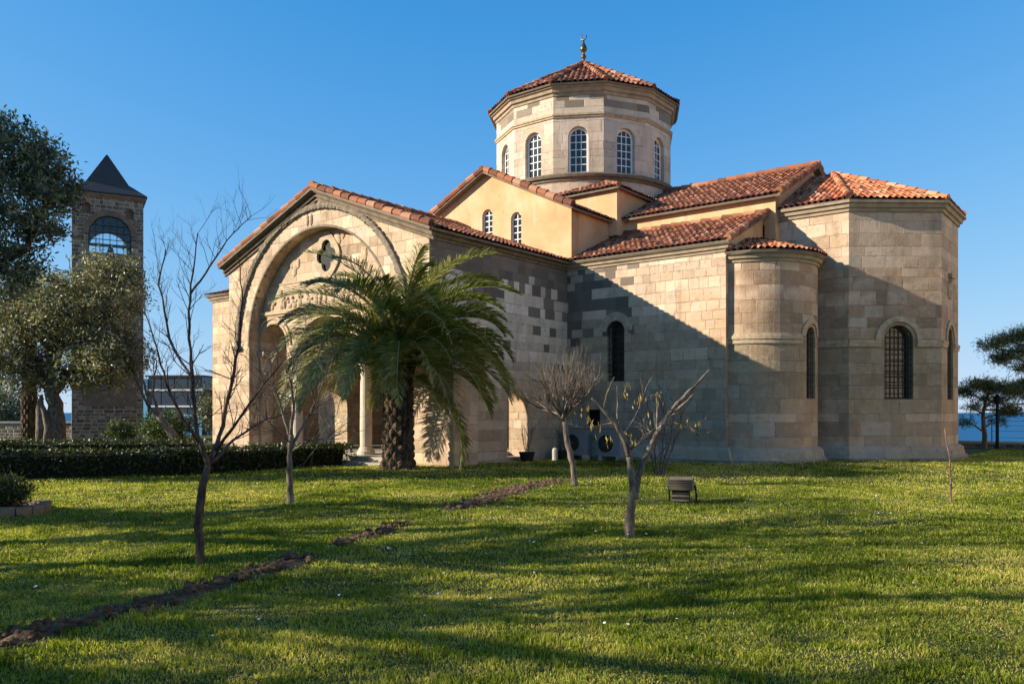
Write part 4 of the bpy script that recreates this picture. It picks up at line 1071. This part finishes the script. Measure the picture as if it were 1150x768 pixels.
t3 = [([(646, 547, 0), (643, 520, 0), (637, 495, 0), (633, 466, 0)], .07, .055, 0), ([(633, 472, 0), (620, 455, 0), (604, 447, 0), (592, 446, 0)], .028, .012, .4)]
rg = random.Random(3)
for i in range(22):
    a = rg.uniform(-1.25, 1.15); L = rg.uniform(38, 66); t3.append(([(633+rg.uniform(-2, 2), 468+rg.uniform(-4, 6), 0), (633+sin(a)*L*.5, 466-cos(a)*L*.42, rg.uniform(-.7, .7)), (633+sin(a)*L*.85, 464-cos(a)*L*.95, rg.uniform(-1.1, 1.1))], .03, .007, .25))
bare('pruned bare tree with dense rounded head of shoots by the air conditioners', 645, 546, t3, 53, 2, .42, 'bark_pale', 1, .6, .5)
b4, e4 = bare('forked pruned tree with few withered yellow leaves on the open lawn', 708, 603, [
    ([(706, 604, 0), (708, 575, 0), (711, 552, 0), (709, 530, 0), (707, 510, 0)], .068, .038, 0), ([(713, 560, 0), (716, 540, .02), (722, 520, .05), (735, 492, .1), (746, 474, .1), (752, 464, .1)], .047, .03, 0),
    ([(707, 512, 0), (702, 495, -.1), (692, 476, -.15), (680, 463, -.2), (672, 453, -.2), (664, 447, -.2)], .042, .014, 0),
    ([(752, 464, .1), (764, 450, .15), (780, 434, .2), (797, 415, .2)], .036, .012, 0), ([(757, 462, .1), (770, 452, -.1), (779, 443, -.1)], .02, .01, 0),
    ([(678, 460, -.2), (681, 445, -.2), (686, 432, -.2), (690, 423, -.2)], .02, .007, 0), ([(693, 474, -.15), (694, 455, 0), (693, 433, 0)], .016, .007, 0),
    ([(738, 486, .1), (738, 465, .2), (739, 440, .3)], .022, .008, 0), ([(708, 505, 0), (722, 494, -.3), (742, 480, -.3)], .016, .006, .4), ([(745, 476, .1), (757, 476, .3), (764, 476, .3)], .018, .01, 0), ([(709, 500, 0), (725, 490, .4), (748, 470, .5)], .014, .005, .4),
    ([(690, 474, 0), (672, 478, .2), (655, 482, .3)], .009, .004, .5), ([(750, 470, .2), (775, 478, .3), (785, 490, .3)], .008, .004, .5), ([(700, 490, 0), (716, 462, .3), (724, 440, .4)], .009, .004, .5)], 54, 1, .25, 'bark_pale', 1, .3)
rng = np.random.RandomState(4); C = [at(x, y, 10.9+d)-b4.location for x, y, d in ((660, 462, 0), (672, 478, 0), (686, 490, .1), (703, 432, .2), (711, 455, .2), (718, 445, .1), (728, 470, .2), (738, 443, .3), (706, 484, .1), (665, 470, 0), (770, 474, .3), (763, 476, .3), (785, 472, .3), (742, 448, .3), (690, 470, -.1), (712, 494, 0), (700, 438, 0), (655, 455, -.1))]
P = np.concatenate([np.array(c)+rng.normal(size=(rng.randint(3, 8), 3))*[.05, .08, .045] for c in C]); n = len(P)
d = np.tile([0, 0, -1.], (n, 1))+rng.normal(size=(n, 3))*.25; s_ = rng.normal(size=(n, 3))*[1, 1, .1]; s_ /= np.linalg.norm(s_, axis=1)[:, None]; L = (.05+.05*rng.rand(n))[:, None]
V = np.stack([P, P+d*L*.5+s_*.012, P+d*L, P+d*L*.5-s_*.012], 1).reshape(-1, 3)
np_obj('leaves', V, np.arange(4*n).reshape(-1, 4), M['leaf_yellow'], b4, np.repeat(rng.rand(n), 4))
bare('thin leafless shrub with many stems close to the aisle wall', 741, 534, [([(741+k, 535, 0), (741+k*3, 515, k*.05), (741+k*6+3, 480+abs(k)*2, k*.1), (741+k*9, 445+abs(k)*4, 0)], .03, .006, .3) for k in (-3, -1.6, .4, 1.8, 3)], 55, 2, .5, 'bark', 1, .4, kind='bare_shrub')
bare('single thin reddish sapling stick before the apse', 1067, 561, [([(1067, 562, 0), (1068, 540, 0), (1066, 510, .02), (1061, 481, .05)], .022, .011, 0)]+[([(1067.4-k*.08, 550-k*5, 0), (1067.4+(-1)**k*6-k*.3, 545-k*5, (-1)**k*.05)], .008, .004, 0) for k in range(9)], 56, 0, .1, 'bark_red', 0, kind='sapling')
# pruned leaning tree behind the hedge
bare('pale pruned tree leaning left in front of the blue building', 200, 506, [([(203, 507, 0), (192, 485, 0), (178, 467, 0)], .2, .15, 0), ([(180, 470, 0), (166, 455, .3), (152, 425, .4), (142, 395, .5)], .08, .02, .3), ([(178, 467, 0), (172, 440, 0), (176, 405, 0)], .07, .02, .3), ([(168, 458, .2), (162, 430, -.4), (150, 400, -.5), (135, 385, -.6)], .06, .015, .3)], 57, 2, 1.1, 'bark_pale', 2)

def shrub(name, label, b, rx, rz, n, size, mat, seed, stems=7, up=0.):
    root = thing(name, label, 'shrub', b); rng = np.random.RandomState(seed); rg = random.Random(seed); mb = MB()
    for i in range(stems): a = 2*pi*i/stems; mb.tube(wobble((.05*cos(a), .05*sin(a), -.1), (rx*.6*cos(a), rx*.6*sin(a), rz*rg.uniform(.9, 1.6)), 4, .05, rg), [.03, .025, .02, .014, .008], 5)
    mb.build('stems', M['bark_dark'], root)
    P, tn = canopy([((0, 0, rz*1.05), (rx, rx, rz*.9), 1)], n, rng, rx*.16, 30, .35); foliage('leaves', P, size, M[mat], root, rng, .4, up, rn=tn)
shrub('shrub', 'feathery green bush in front of the blue building', Vector((-17.4, 41.5, 0)), 1.3, .85, 6000, .14, 'leaf_shrub', 61)
shrub('shrub', 'small leafy shrub at the foot of the tower', Vector((-21.2, 44.5, 0)), .8, .65, 1800, .15, 'leaf_shrub', 62)
shrub('shrub', 'dark rounded shrub in the stone-edged bed at left', Vector((-8.5, 13.7, 0)), .40, .32, 4000, .06, 'leaf_hedge', 63)
shrub('evergreen_tree', 'small dark tree showing beside the porch wall', Vector((-20.6, 57, 0)), 1.2, 1.9, 4000, .2, 'leaf_dark', 64)
shrub('shrub', 'dark evergreen thicket at the far left edge', Vector((-36.5, 58, 0)), 2.4, 1.7, 9000, .22, 'leaf_dark', 65)
# stone edging of the bed
mb = MB(); rg = random.Random(6)
for i in range(18):
    a = 2*pi*i/18; a1 = a+2*pi/18*.93; ri, ro = .62, .78; h_ = .13+rg.uniform(-.015, .02)
    q = [(r*cos(x), r*sin(x)) for r, x in ((ri, a), (ro, a), (ro, a1), (ri, a1))]
    lo = [mb.vert((*p, -.1)) for p in q]; hi = [mb.vert((p[0]*(1 if k in (1, 2) else 1.02), p[1], h_)) for k, p in enumerate(q)]
    mb.face(hi)
    for k in range(4): mb.face((lo[k], lo[(k+1) % 4], hi[(k+1) % 4], hi[k]))
bed = thing('planting_bed', 'round bed with worn stone edging at the left edge of the lawn', 'flower bed', (-8.5, 13.6, 0)); mb.build('edging', M['trim_dark'], bed)
mb = MB(); mb.lathe([(.63, -.1), (.63, .05), (.3, .09)], n=24); mb.build('soil', M['soil'], bed)

# ---- pines by the sea wall
def pine(label, b, th, trunk, blobs, n, seed):
    root = thing('pine_tree', label, 'tree', b); rg = random.Random(seed); rng = np.random.RandomState(seed); mb = MB(); ends = []
    full = []
    for p, q in zip(trunk[:-1], trunk[1:]): full += wobble(p, q, 4, .03, rg)[:-1]
    full.append(Vector(trunk[-1])); k = len(full); mb.tube(full, [th*(1-.7*i/(k-1)) for i in range(k)], 8)
    for c, r, w in blobs:
        s0 = min(full[k//3:], key=lambda p: (p-Vector(c)).length + abs(p.z-c[2]+.4)); mb.tube(wobble(s0, c, 4, .06, rg), [th*.4, th*.33, th*.26, th*.2, th*.1], 6)
    mb.build('trunk', M['bark_red'], root, True)
    P, tn = canopy(blobs, n, rng, .14, 36, .3); tn = tn*.8
    foliage('crown', P, .17, M['needle'], root, rng, .13, .5, rn=tn)
pY = 37.; pb = Vector(((1105-575)/FPX*pY, pY, 0)); lp = lambda x, y, d=0.: tuple(at(x, y, pY+d)-pb)
pine('small umbrella-shaped pine by the low sea wall at right', pb, .13, [(0, 0, -.2), lp(1106, 490), lp(1104, 470), lp(1107, 450), lp(1112, 435)],
     [(lp(1085, 440, .3), (.45, .5, .22), 1), (lp(1100, 432), (.6, .6, .22), 1.4), (lp(1125, 436, -.2), (.8, .7, .3), 1.8), (lp(1145, 440), (.7, .6, .35), 1.5), (lp(1115, 450, .3), (.9, .7, .25), 1.6), (lp(1092, 458), (.4, .5, .15), .6), (lp(1135, 462), (.8, .6, .22), 1.2), (lp(1085, 474, -.2), (.3, .3, .12), .4), (lp(1122, 472), (.3, .3, .18), .4), (lp(1165, 450), (.8, .7, .4), 1.2)], 16000, 71)
pY2 = 33.; pb2 = Vector(((1190-575)/FPX*pY2, pY2, 0)); lp2 = lambda x, y, d=0.: tuple(at(x, y, pY2+d)-pb2)
pine('taller pine reaching in from the right edge', pb2, .17, [(0, 0, -.2), lp2(1188, 470), lp2(1184, 430), lp2(1178, 395), lp2(1182, 370)],
     [(lp2(1112, 388), (.5, .5, .2), 1), (lp2(1135, 382, .2), (.6, .6, .22), 1.4), (lp2(1128, 402, -.2), (.5, .5, .22), 1), (lp2(1148, 396), (.55, .5, .3), 1.4), (lp2(1155, 376), (.6, .5, .25), 1.3), (lp2(1148, 412), (.45, .5, .2), .8), (lp2(1185, 380), (.9, .8, .5), 2), (lp2(1150, 430, .2), (.4, .4, .2), .6), (lp2(1190, 420), (.8, .7, .3), 1)], 14000, 72)

# ================================================================== WALLS, FENCE, BLUE BUILDING
def en(e, n, z=0.): v = Ed*e+Nd*n; return Vector((v.x, v.y, z))
swl = thing('sea_wall', 'low pale stone wall along the cliff edge at right', 'wall', en(2, 43.2), CROT)
mb = MB(); mb.box((-14, -.2, -.6), (40, .2, .22)); mb.build('wall', M['rubble'], swl)
mb = MB(); mb.box((-14.05, -.27, .22), (40, .27, .33)); mb.build('coping', M['concrete'], swl)
fe = thing('wire_fence', 'thin dark post and wire fence on top of the sea wall', 'fence', en(2, 43.25), CROT)
for i in range(14): 
    mb = MB(); mb.tube([(i*1.55-8, 0, .3), (i*1.55-8, 0, 1.28)], .022, 6); mb.build('post', M['black'], fe)
mb = MB()
for z in (.5, .8, 1.05, 1.26): mb.tube([(-8, 0, z), (12.2, 0, z)], .006, 4)
mb.build('wire', M['black'], fe)
pp = Vector(((1120-575)/FPX*36.5, 36.5, 0)); lpst = thing('lamp_post', 'thick black post standing before the sea wall', 'post', pp)
mb = MB(); mb.lathe([(.12, -.2), (.12, .1), (.07, .14), (.06, 2.0)], n=12); mb.build('pole', M['black'], lpst)
mb = MB(); mb.lathe([(.05, 2.0), (.13, 2.04), (.16, 2.3), (.08, 2.4), (.02, 2.44)], n=12); mb.build('lamp_head', M['black'], lpst)
hedge([tuple(en(-4, 42.4).xy), tuple(en(12, 42.4).xy)], .6, .22, 'low dark hedge at the foot of the sea wall', 43, 300)
bw = thing('boundary_wall', 'brown garden wall at the far left behind the palm', 'wall', (-40, 50, 0))
mb = MB(); mb.box((-10, -.2, -.3), (13.8, .2, 1.0)); mb.build('wall', M['rubble'], bw); mb = MB(); mb.box((-10, -.27, 1.0), (13.8, .27, 1.1)); mb.build('coping', M['concrete'], bw)

BB = thing('blue_building', 'pale blue building with smoked glass panels behind the lawn', 'building', Vector((-24.9, 60, 0)), radians(-4))
mb = MB(); mb.box((-1.7, .0, -.3), (2.35, 5, 4.25)); mb.build('wall', M['panel'], BB)
for i in range(4):
    for j in range(3):
        z0, z1 = ((1.55, 2.0), (2.15, 3.2), (3.35, 4.2))[j]; mb = MB(); mb.box((-1.66+i*1.0, -.05, z0), (-.74+i*1.0, .02, z1)); mb.build('panel', M['panel'], BB)
mb = MB(); mb.box((-2.05, -.12, -.3), (-1.72, .3, 4.1)); mb.build('corner_post', M['bluepaint'], BB)
for z, m in ((1.25, 'bluepaint'), (2.03, 'white'), (3.22, 'white')):
    mb = MB(); mb.box((-1.7, -.1, z), (2.4, .0, z+(.24 if z < 2 else .12))); mb.build('beam', M[m], BB)
for x0, x1, z1 in ((-1.7, -.2, .1), (.9, 2.35, 1.24)): mb = MB(); mb.box((x0, -.08, -.3), (x1, -.01, z1)); mb.build('lower_wall', M['bluepaint'], BB)
mb = MB(); mb.box((-1.9, -.15, 4.25), (2.45, 5.1, 4.36)); mb.build('roof', M['lead'], BB)
hd = thing('blue_hoarding', 'bright blue hoarding between the building and the church', 'fence', Vector((-21.5, 60.4, 0)), radians(-4))
for i in range(3): mb = MB(); mb.box((-1.2+i*1.2, 0, -.3), (-.03+i*1.2, .06, 1.05)); mb.build('board', M['bluepaint'], hd)
mb = MB(); mb.box((-1.2, -.03, 1.05), (2.4, .09, 1.12)); mb.build('rail', M['bluepaint'], hd)

# unseen apartment block, added to bounce sunlight onto the church's shaded walls
AB = thing('bounce_block', 'unseen pale apartment block added to bounce sunlight onto the church, right of the view', 'building', Vector((36, 6, 0)), radians(4))
FAB = frame((0, -28, 0), (0, -1, 0)); FAB = lambda a, v, d: Vector((d, 28-a, v))
wins = [[(2+k*4, 1.2+j*3.1), (3.2+k*4, 1.2+j*3.1), (3.2+k*4, 2.7+j*3.1), (2+k*4, 2.7+j*3.1)] for k in range(14) for j in range(5)]
mb = MB(); plate(mb, [(0, -.5), (57, -.5), (57, 16), (0, 16)], wins, FAB, 0, .4); mb.box((.41, -29, -.5), (12, 28, 16)); mb.build('wall', plain('pale_render', (.66, .56, .43), .9, .15, .5), AB)
for q in wins: mb = MB(); plate(mb, q, [], FAB, .25, .3); mb.build('window', M['glass'], AB)
mb = MB(); mb.box((-.4, -29.4, 16), (12.4, 28.4, 16.3)); mb.build('roof', M['trim_dark'], AB)

# ================================================================== SMALL THINGS BY THE CHURCH
def chl(x, y, z=0.): return CH+Matrix.Rotation(CROT, 3, 'Z') @ Vector((x, y, z))
def ac_unit(x, label):
    r = thing('air_conditioner', label, 'air conditioner', chl(x, SY-.55, 0), CROT, 'air conditioner units at the aisle wall')
    mb = MB(); mb.box((-.46, -.17, .12), (.46, .17, .98)); mb.box((-.48, -.19, .95), (.48, .19, 1.0))
    for k in range(6): mb.box((.27, -.18, .25+k*.1), (.42, -.165, .29+k*.1))
    mb.build('casing', M['acwhite'], r)
    mb = MB(); F = frame((-.12, -.175, .56), (1, 0, 0)); plate(mb, [(.3*cos(a), .3*sin(a)) for a in [2*pi*i/24 for i in range(24)]], [], F, 0, .004)
    f = mb.build('fan', M['black'], r)
    mb = MB()
    for q in (.1, .17, .24, .3): mb.tube([F(q*cos(2*pi*i/24), q*sin(2*pi*i/24), -.02) for i in range(25)], .006, 4)
    for i in range(8): a = pi*i/8; mb.tube([F(-.3*cos(a), -.3*sin(a), -.025), F(.3*cos(a), .3*sin(a), -.025)], .005, 4)
    mb.build('fan_guard', M['oldmetal'], f)
    for sx in (-.36, .36): mb = MB(); mb.box((sx-.05, -.2, -.1), (sx+.05, .2, .12)); mb.build('foot', M['concrete'], r)
ac_unit(4.75, 'grey air conditioner unit in the corner beside the porch'); ac_unit(6.15, 'right-hand grey air conditioner unit under the aisle window')
def pot_plant(b, label, h, seed, w=.2):
    r = thing('potted_plant', label, 'potted plant', b); mb = MB(); mb.lathe([(w*.75, -.05), (w, .26), (w*1.08, .27), (w*1.08, .31), (w*.9, .31), (w*.88, .26)], n=16); mb.build('pot', M['black'], r)
    mb = MB(); rg = random.Random(seed); e = []
    for i in range(7): twig(mb, (rg.uniform(-.05, .05), rg.uniform(-.05, .05), .2), (rg.uniform(-.2, .2), rg.uniform(-.2, .2), 1), h*rg.uniform(.7, 1), .012, 1, rg, e, .3, (1, 3), .5)
    mb.build('stems', M['bark_pale'], r)
pot_plant(chl(4.35, -10.15, 0), 'black pot with dry upright stems before the sunlit side arch', 1.1, 5, .26)
pot_plant(chl(4.5, -8.35, 0), 'dark pot with a few bare stems between the arch and the air conditioners', .9, 6, .24)
mb = MB(); mb.lathe([(.1, -.1), (.1, .34), (.07, .4), (.02, .42)], n=10); st = thing('bollard', 'short pale stone stub next to the second pot', 'bollard', chl(4.6, -8.85)); mb.build('stub', M['concrete'], st)
rg = random.Random(12)
for i in range(3):
    lb = ('flat loose stone lying in the grass below the air conditioners', 'squarish loose stone beside the right air conditioner', 'small loose stone near the aisle plinth')[i]
    r = thing('loose_stone', lb, 'stone', chl((5.4, 6.9, 7.6)[i], SY-(1.0, .85, .7)[i]), rg.uniform(0, 3), 'loose stones at the aisle wall')
    mb = MB(); mb.box((-.2, -.12, -.05), (.2, .12, .13))
    o = mb.build('block', M['trim'], r); bv = o.modifiers.new('bevel', 'BEVEL'); bv.width = .05; bv.segments = 2

# floodlight in the lawn
fb = ground(765, 563); fl = thing('floodlight', 'boxy metal garden floodlight with pitched hood on the open lawn', 'floodlight', fb, radians(-20))
def rbox(mb, lo, hi): mb.box(lo, hi)
mb = MB()
pr = [(-.02, .30), (.0, .36), (.17, .50), (.33, .36), (.35, .24), (.31, .24)]
for s, x in ((1, -.2),): pass
top = [(-.17, .22), (-.19, .30), (-.06, .46), (.06, .46), (.21, .28), (.19, .2)]
A = [mb.vert((-.22, y, z)) for y, z in top]; B = [mb.vert((.22, y, z)) for y, z in top]
for i in range(len(top)): mb.face((A[i], B[i], B[(i+1) % 6], A[(i+1) % 6]))
mb.face(A[::-1]); mb.face(B)
for k in range(4): mb.box((-.235, -.2+.001*k, .30+k*.035), (.235, -.17+k*.02, .315+k*.035))
o = mb.build('hood', M['oldmetal'], fl); bv = o.modifiers.new('bevel', 'BEVEL'); bv.width = .012; bv.segments = 2
mb = MB(); mb.box((-.15, -.12, -.05), (.15, .12, .21)); o = mb.build('housing', M['black'], fl)
mb = MB(); mb.box((-.16, -.14, .02), (.16, -.121, .05)); mb.box((-.16, -.14, .1), (.16, -.121, .13)); mb.build('vent_fin', M['oldmetal'], fl)
for sx in (-1, 1): mb = MB(); mb.tube([(sx*.24, .12, .3), (sx*.25, .2, .1), (sx*.25, .22, -.08)], .018, 6); mb.build('bracket', M['black'], fl)

# ================================================================== BARE EARTH, GRASS, DAISIES
TR_ = [[(-30, 745), (60, 712), (150, 690), (215, 668), (280, 650), (345, 630)], [(378, 616), (415, 604), (456, 590)], [(505, 573), (545, 562), (580, 550), (628, 540)]]
TWD = [.24, .18, .42]
TP_ = [[ground(*p) for p in L] for L in TR_]
def trench_d(x, y):
    best = np.full(np.shape(x), 9.)
    for L, w in zip(TP_, TWD):
        for a, b in zip(L[:-1], L[1:]):
            d = b-a; f = np.clip(((x-a.x)*d.x+(y-a.y)*d.y)/d.length_squared, 0, 1); best = np.minimum(best, np.hypot(x-a.x-f*d.x, y-a.y-f*d.y)/w)
    return best
V = []; F = []; rng = np.random.RandomState(9)
for L, w in zip(TP_, TWD):
    pts = []
    for a, b in zip(L[:-1], L[1:]):
        m = max(2, int((b-a).length/.05)); pts += [a.lerp(b, i/m) for i in range(m)]
    pts.append(L[-1]); k0 = len(V); nc = 15
    for i, p in enumerate(pts):
        d = (pts[min(i+3, len(pts)-1)]-pts[max(i-3, 0)]).normalized(); s = Vector((d.y, -d.x, 0)); tap = min(1, i/8, (len(pts)-1-i)/8)
        ww = w*(.2+1.35*float(vnoise(i*.05, w*9, 2.1, 7)))*(.3+.7*tap)
        for j in range(nc):
            u = j/(nc-1)*2-1; q = p+s*u*ww; h = (1-u*u)*(.035*float(vnoise(q.x, q.y, 6., 8))+.04*rng.rand())*tap-.022+.02*float(vnoise(q.x, q.y, 2., 18))
            V.append((q.x, q.y, GZ(q)+h))
    for i in range(len(pts)-1):
        for j in range(nc-1): a = k0+i*nc+j; F.append((a, a+1, a+nc+1, a+nc))
props(np_obj('bare_earth', np.array(V), np.array(F), M['soil']), 'strip of freshly turned brown earth crossing the lawn', 'earth', kind='structure')
clodV = MB(); rg = random.Random(15)
for L, w in zip(TP_, TWD):
    for a, b in zip(L[:-1], L[1:]):
        for _ in range(int((b-a).length*60)):
            p = a.lerp(b, rg.random())+Vector((rg.gauss(0, w*.42), rg.gauss(0, w*.42), 0)); r = rg.uniform(.008, .04)*(1 if rg.random() < .85 else 1.6)
            q = rg.uniform(.6, 1.3); clodV.ball((p.x, p.y, GZ(p)+.02+r*.3), (r*q, r/q, r*.75), 6, 4)
o = props(clodV.build('earth_clods', M['soil']), 'crumbly clods scattered along the turned earth strip', 'earth', kind='stuff')

def grass_zone(y0, y1, dens, h, w, seed):
    rng = np.random.RandomState(seed); A = (y1*y1-y0*y0)*.74+6*(y1-y0); n = int(A*dens*1.0)
    y = np.sqrt(rng.rand(n)*(y1*y1-y0*y0)+y0*y0); x = (rng.rand(n)*2-1)*(.74*y+3)
    d = trench_d(x, y); keep = rng.rand(n) < np.clip((d+.35*(vnoise(x, y, 6, 3)-.5)-.5)*1.6, .10, 1)
    # nothing inside the church, or past the lawn's edge
    e = x*Ed.x+y*Ed.y-CE; nn = x*Nd.x+y*Nd.y-CN
    inch = ((nn > -7.3) & (e < 10.4)) | ((nn > PF-.3) & (e < PE_+.2) & (e > PW-.2)) | ((e > 10) & (nn > -3.7) & (e < 12.9)) | ((e > 9) & (np.hypot(e-10.15, nn+4.8) < 2.35)) | ((e >= 12.9) & (nn > -3.7+(e-12.9)*.89) & (e < 15.5)) | (nn > 10.6)
    keep &= ~inch; x, y = x[keep], y[keep]; n = len(x)
    lush = vnoise(x, y, .9, 11)*.55+vnoise(x, y, 2.7, 12)*.45; dry = vnoise(x, y, .55, 13)*.6+vnoise(x, y, 3.3, 14)*.4
    h = h*.74; tuft = np.clip((vnoise(x, y, 5.5, 21)*.6+vnoise(x, y, 11, 22)*.4-.48)*4, 0, 1); H = h*(.35+1.0*lush**1.5+.75*tuft)*(.5+.85*rng.rand(n)); a = rng.rand(n)*2*pi; lean = .25+.75*rng.rand(n)
    dx, dy = np.cos(a), np.sin(a); z = gz(x, y)-.008; b = rng.rand(n)*2*pi; sx, sy = np.cos(b)*w*.5, np.sin(b)*w*.5
    o3 = lambda px, py, pz: np.stack([px, py, pz], -1)
    V = np.stack([o3(x-sx, y-sy, z), o3(x+sx, y+sy, z), o3(x+sx*.8+dx*H*lean*.3, y+sy*.8+dy*H*lean*.3, z+H*.6), o3(x+dx*H*lean*.8, y+dy*H*lean*.8, z+H*(1.05-.35*lean)), o3(x-sx*.8+dx*H*lean*.3, y-sy*.8+dy*H*lean*.3, z+H*.6)], 1).reshape(-1, 3)
    i = np.arange(n)*5; F1 = np.stack([i, i+1, i+2, i+4], -1); F2 = np.stack([i+4, i+2, i+3, i+3], -1)
    tone = np.clip(.16+.85*(dry-.36)*1.35+.62*(rng.rand(n)-.16)-.3*(lush-.5)-.16*tuft+.4*(rng.rand(n) < .10), 0, 1)
    return V, F1, np.stack([i+4, i+2, i+3], -1), np.repeat(tone, 5)
zs = [grass_zone(4.3, 7.5, 4600, .062, .0075, 81), grass_zone(7.5, 12, 2300, .064, .011, 82), grass_zone(12, 19, 1000, .065, .015, 83), grass_zone(19, 36, 330, .07, .026, 84)]
V = []; T = []; R = []; off = 0
for v, f1, f2, r in zs:
    q = f1+off; T += [q[:, [0, 1, 2]], q[:, [0, 2, 3]], f2+off]; V.append(v); R.append(r); off += len(v)
props(np_obj('grass', np.concatenate(V), np.concatenate(T), M['grass'], rnd=np.concatenate(R)), 'short uneven green grass covering the lawn', 'grass', kind='stuff')
print('grass blades', off//5)
# clover and broad weeds low in the grass
rng = np.random.RandomState(87); n = 90000; y = np.sqrt(rng.rand(n)*(15**2-4.3**2)+4.3**2); x = (rng.rand(n)*2-1)*(.66*y+.6)
k = (vnoise(x, y, 1.6, 17) > .52) & (trench_d(x, y) > .9); x, y = x[k], y[k]; P = np.stack([x, y, gz(x, y)+.012+.035*rng.rand(len(x))], -1)
d = rng.normal(size=P.shape)*[1, 1, .35]; d /= np.linalg.norm(d, axis=1)[:, None]; s_ = np.cross(d, [0, 0, 1.])+rng.normal(size=P.shape)*.25; L = (.012+.018*rng.rand(len(x)))[:, None]
props(np_obj('clover', np.stack([P, P+d*L*.6+s_*L*.42, P+d*L*1.1, P+d*L*.6-s_*L*.42], 1).reshape(-1, 3), np.arange(4*len(P)).reshape(-1, 4), M['leaf_clover'], rnd=np.repeat(rng.rand(len(P)), 4)), 'broad clover leaves low among the grass', 'clover', kind='stuff')
rng = np.random.RandomState(88); n = 1900; y = np.sqrt(rng.rand(n)*(26**2-5**2)+25); x = (rng.rand(n)*2-1)*.64*y
k = (vnoise(x, y, .4, 19) > .45) & (trench_d(x, y) > 1.2) & (rng.rand(n) < np.clip((y-3)/14, .1, 1)); x, y = x[k], y[k]
dm = MB()
for a, b in zip(x, y):
    z = float(gz(a, b))+.05+.03*rng.rand(); r = .007+.008*rng.rand(); t1, t2 = rng.uniform(-.5, .5, 2)
    dm.poly([(a+r*cos(q*pi/4), b+r*sin(q*pi/4), z+r*(cos(q*pi/4)*t1+sin(q*pi/4)*t2)) for q in range(8)]); dm.poly([(a-.001, b, z-.07), (a+.001, b, z-.07), (a, b, z-.002)], mi=1)
props(dm.build('daisies', [M['daisy'], M['leaf_shrub']]), 'tiny white daisies dotted over the lawn', 'daisies', kind='stuff')

# a few dead leaves and broken twigs lying in the grass
rng = np.random.RandomState(91); rg = random.Random(91); lm = MB()
for i in range(230):
    y = sqrt(rng.rand()*(20**2-4.6**2)+4.6**2); x = (rng.rand()*2-1)*.62*y; z = GZ((x, y))+rg.uniform(.02, .05); a = rg.uniform(0, 6.3)
    if i % 6 == 0: lm.tube(wobble((x, y, z+.01), (x+.25*cos(a)*rg.uniform(.4, 1.3), y+.25*sin(a)*rg.uniform(.4, 1), z+rg.uniform(0, .05)), 3, .06, rg), [.006, .005, .004, .002], 5, mi=1)
    else:
        r = rg.uniform(.018, .035); c, s_ = cos(a), sin(a); h1, h2 = rg.uniform(-.015, .02), rg.uniform(-.015, .02)
        lm.poly([(x-r*c, y-r*s_, z), (x+r*.5*s_, y-r*.5*c, z+h1), (x+r*c, y+r*s_, z+h2), (x-r*.5*s_, y+r*.5*c, z+h1)], None, 0)
props(lm.build('fallen_leaves', [plain('dead_brown_leaf', (.26, .15, .07), .8, .5, 3), M['bark_pale']]), 'dead brown leaves and broken twigs lying in the grass', 'leaves', kind='stuff')
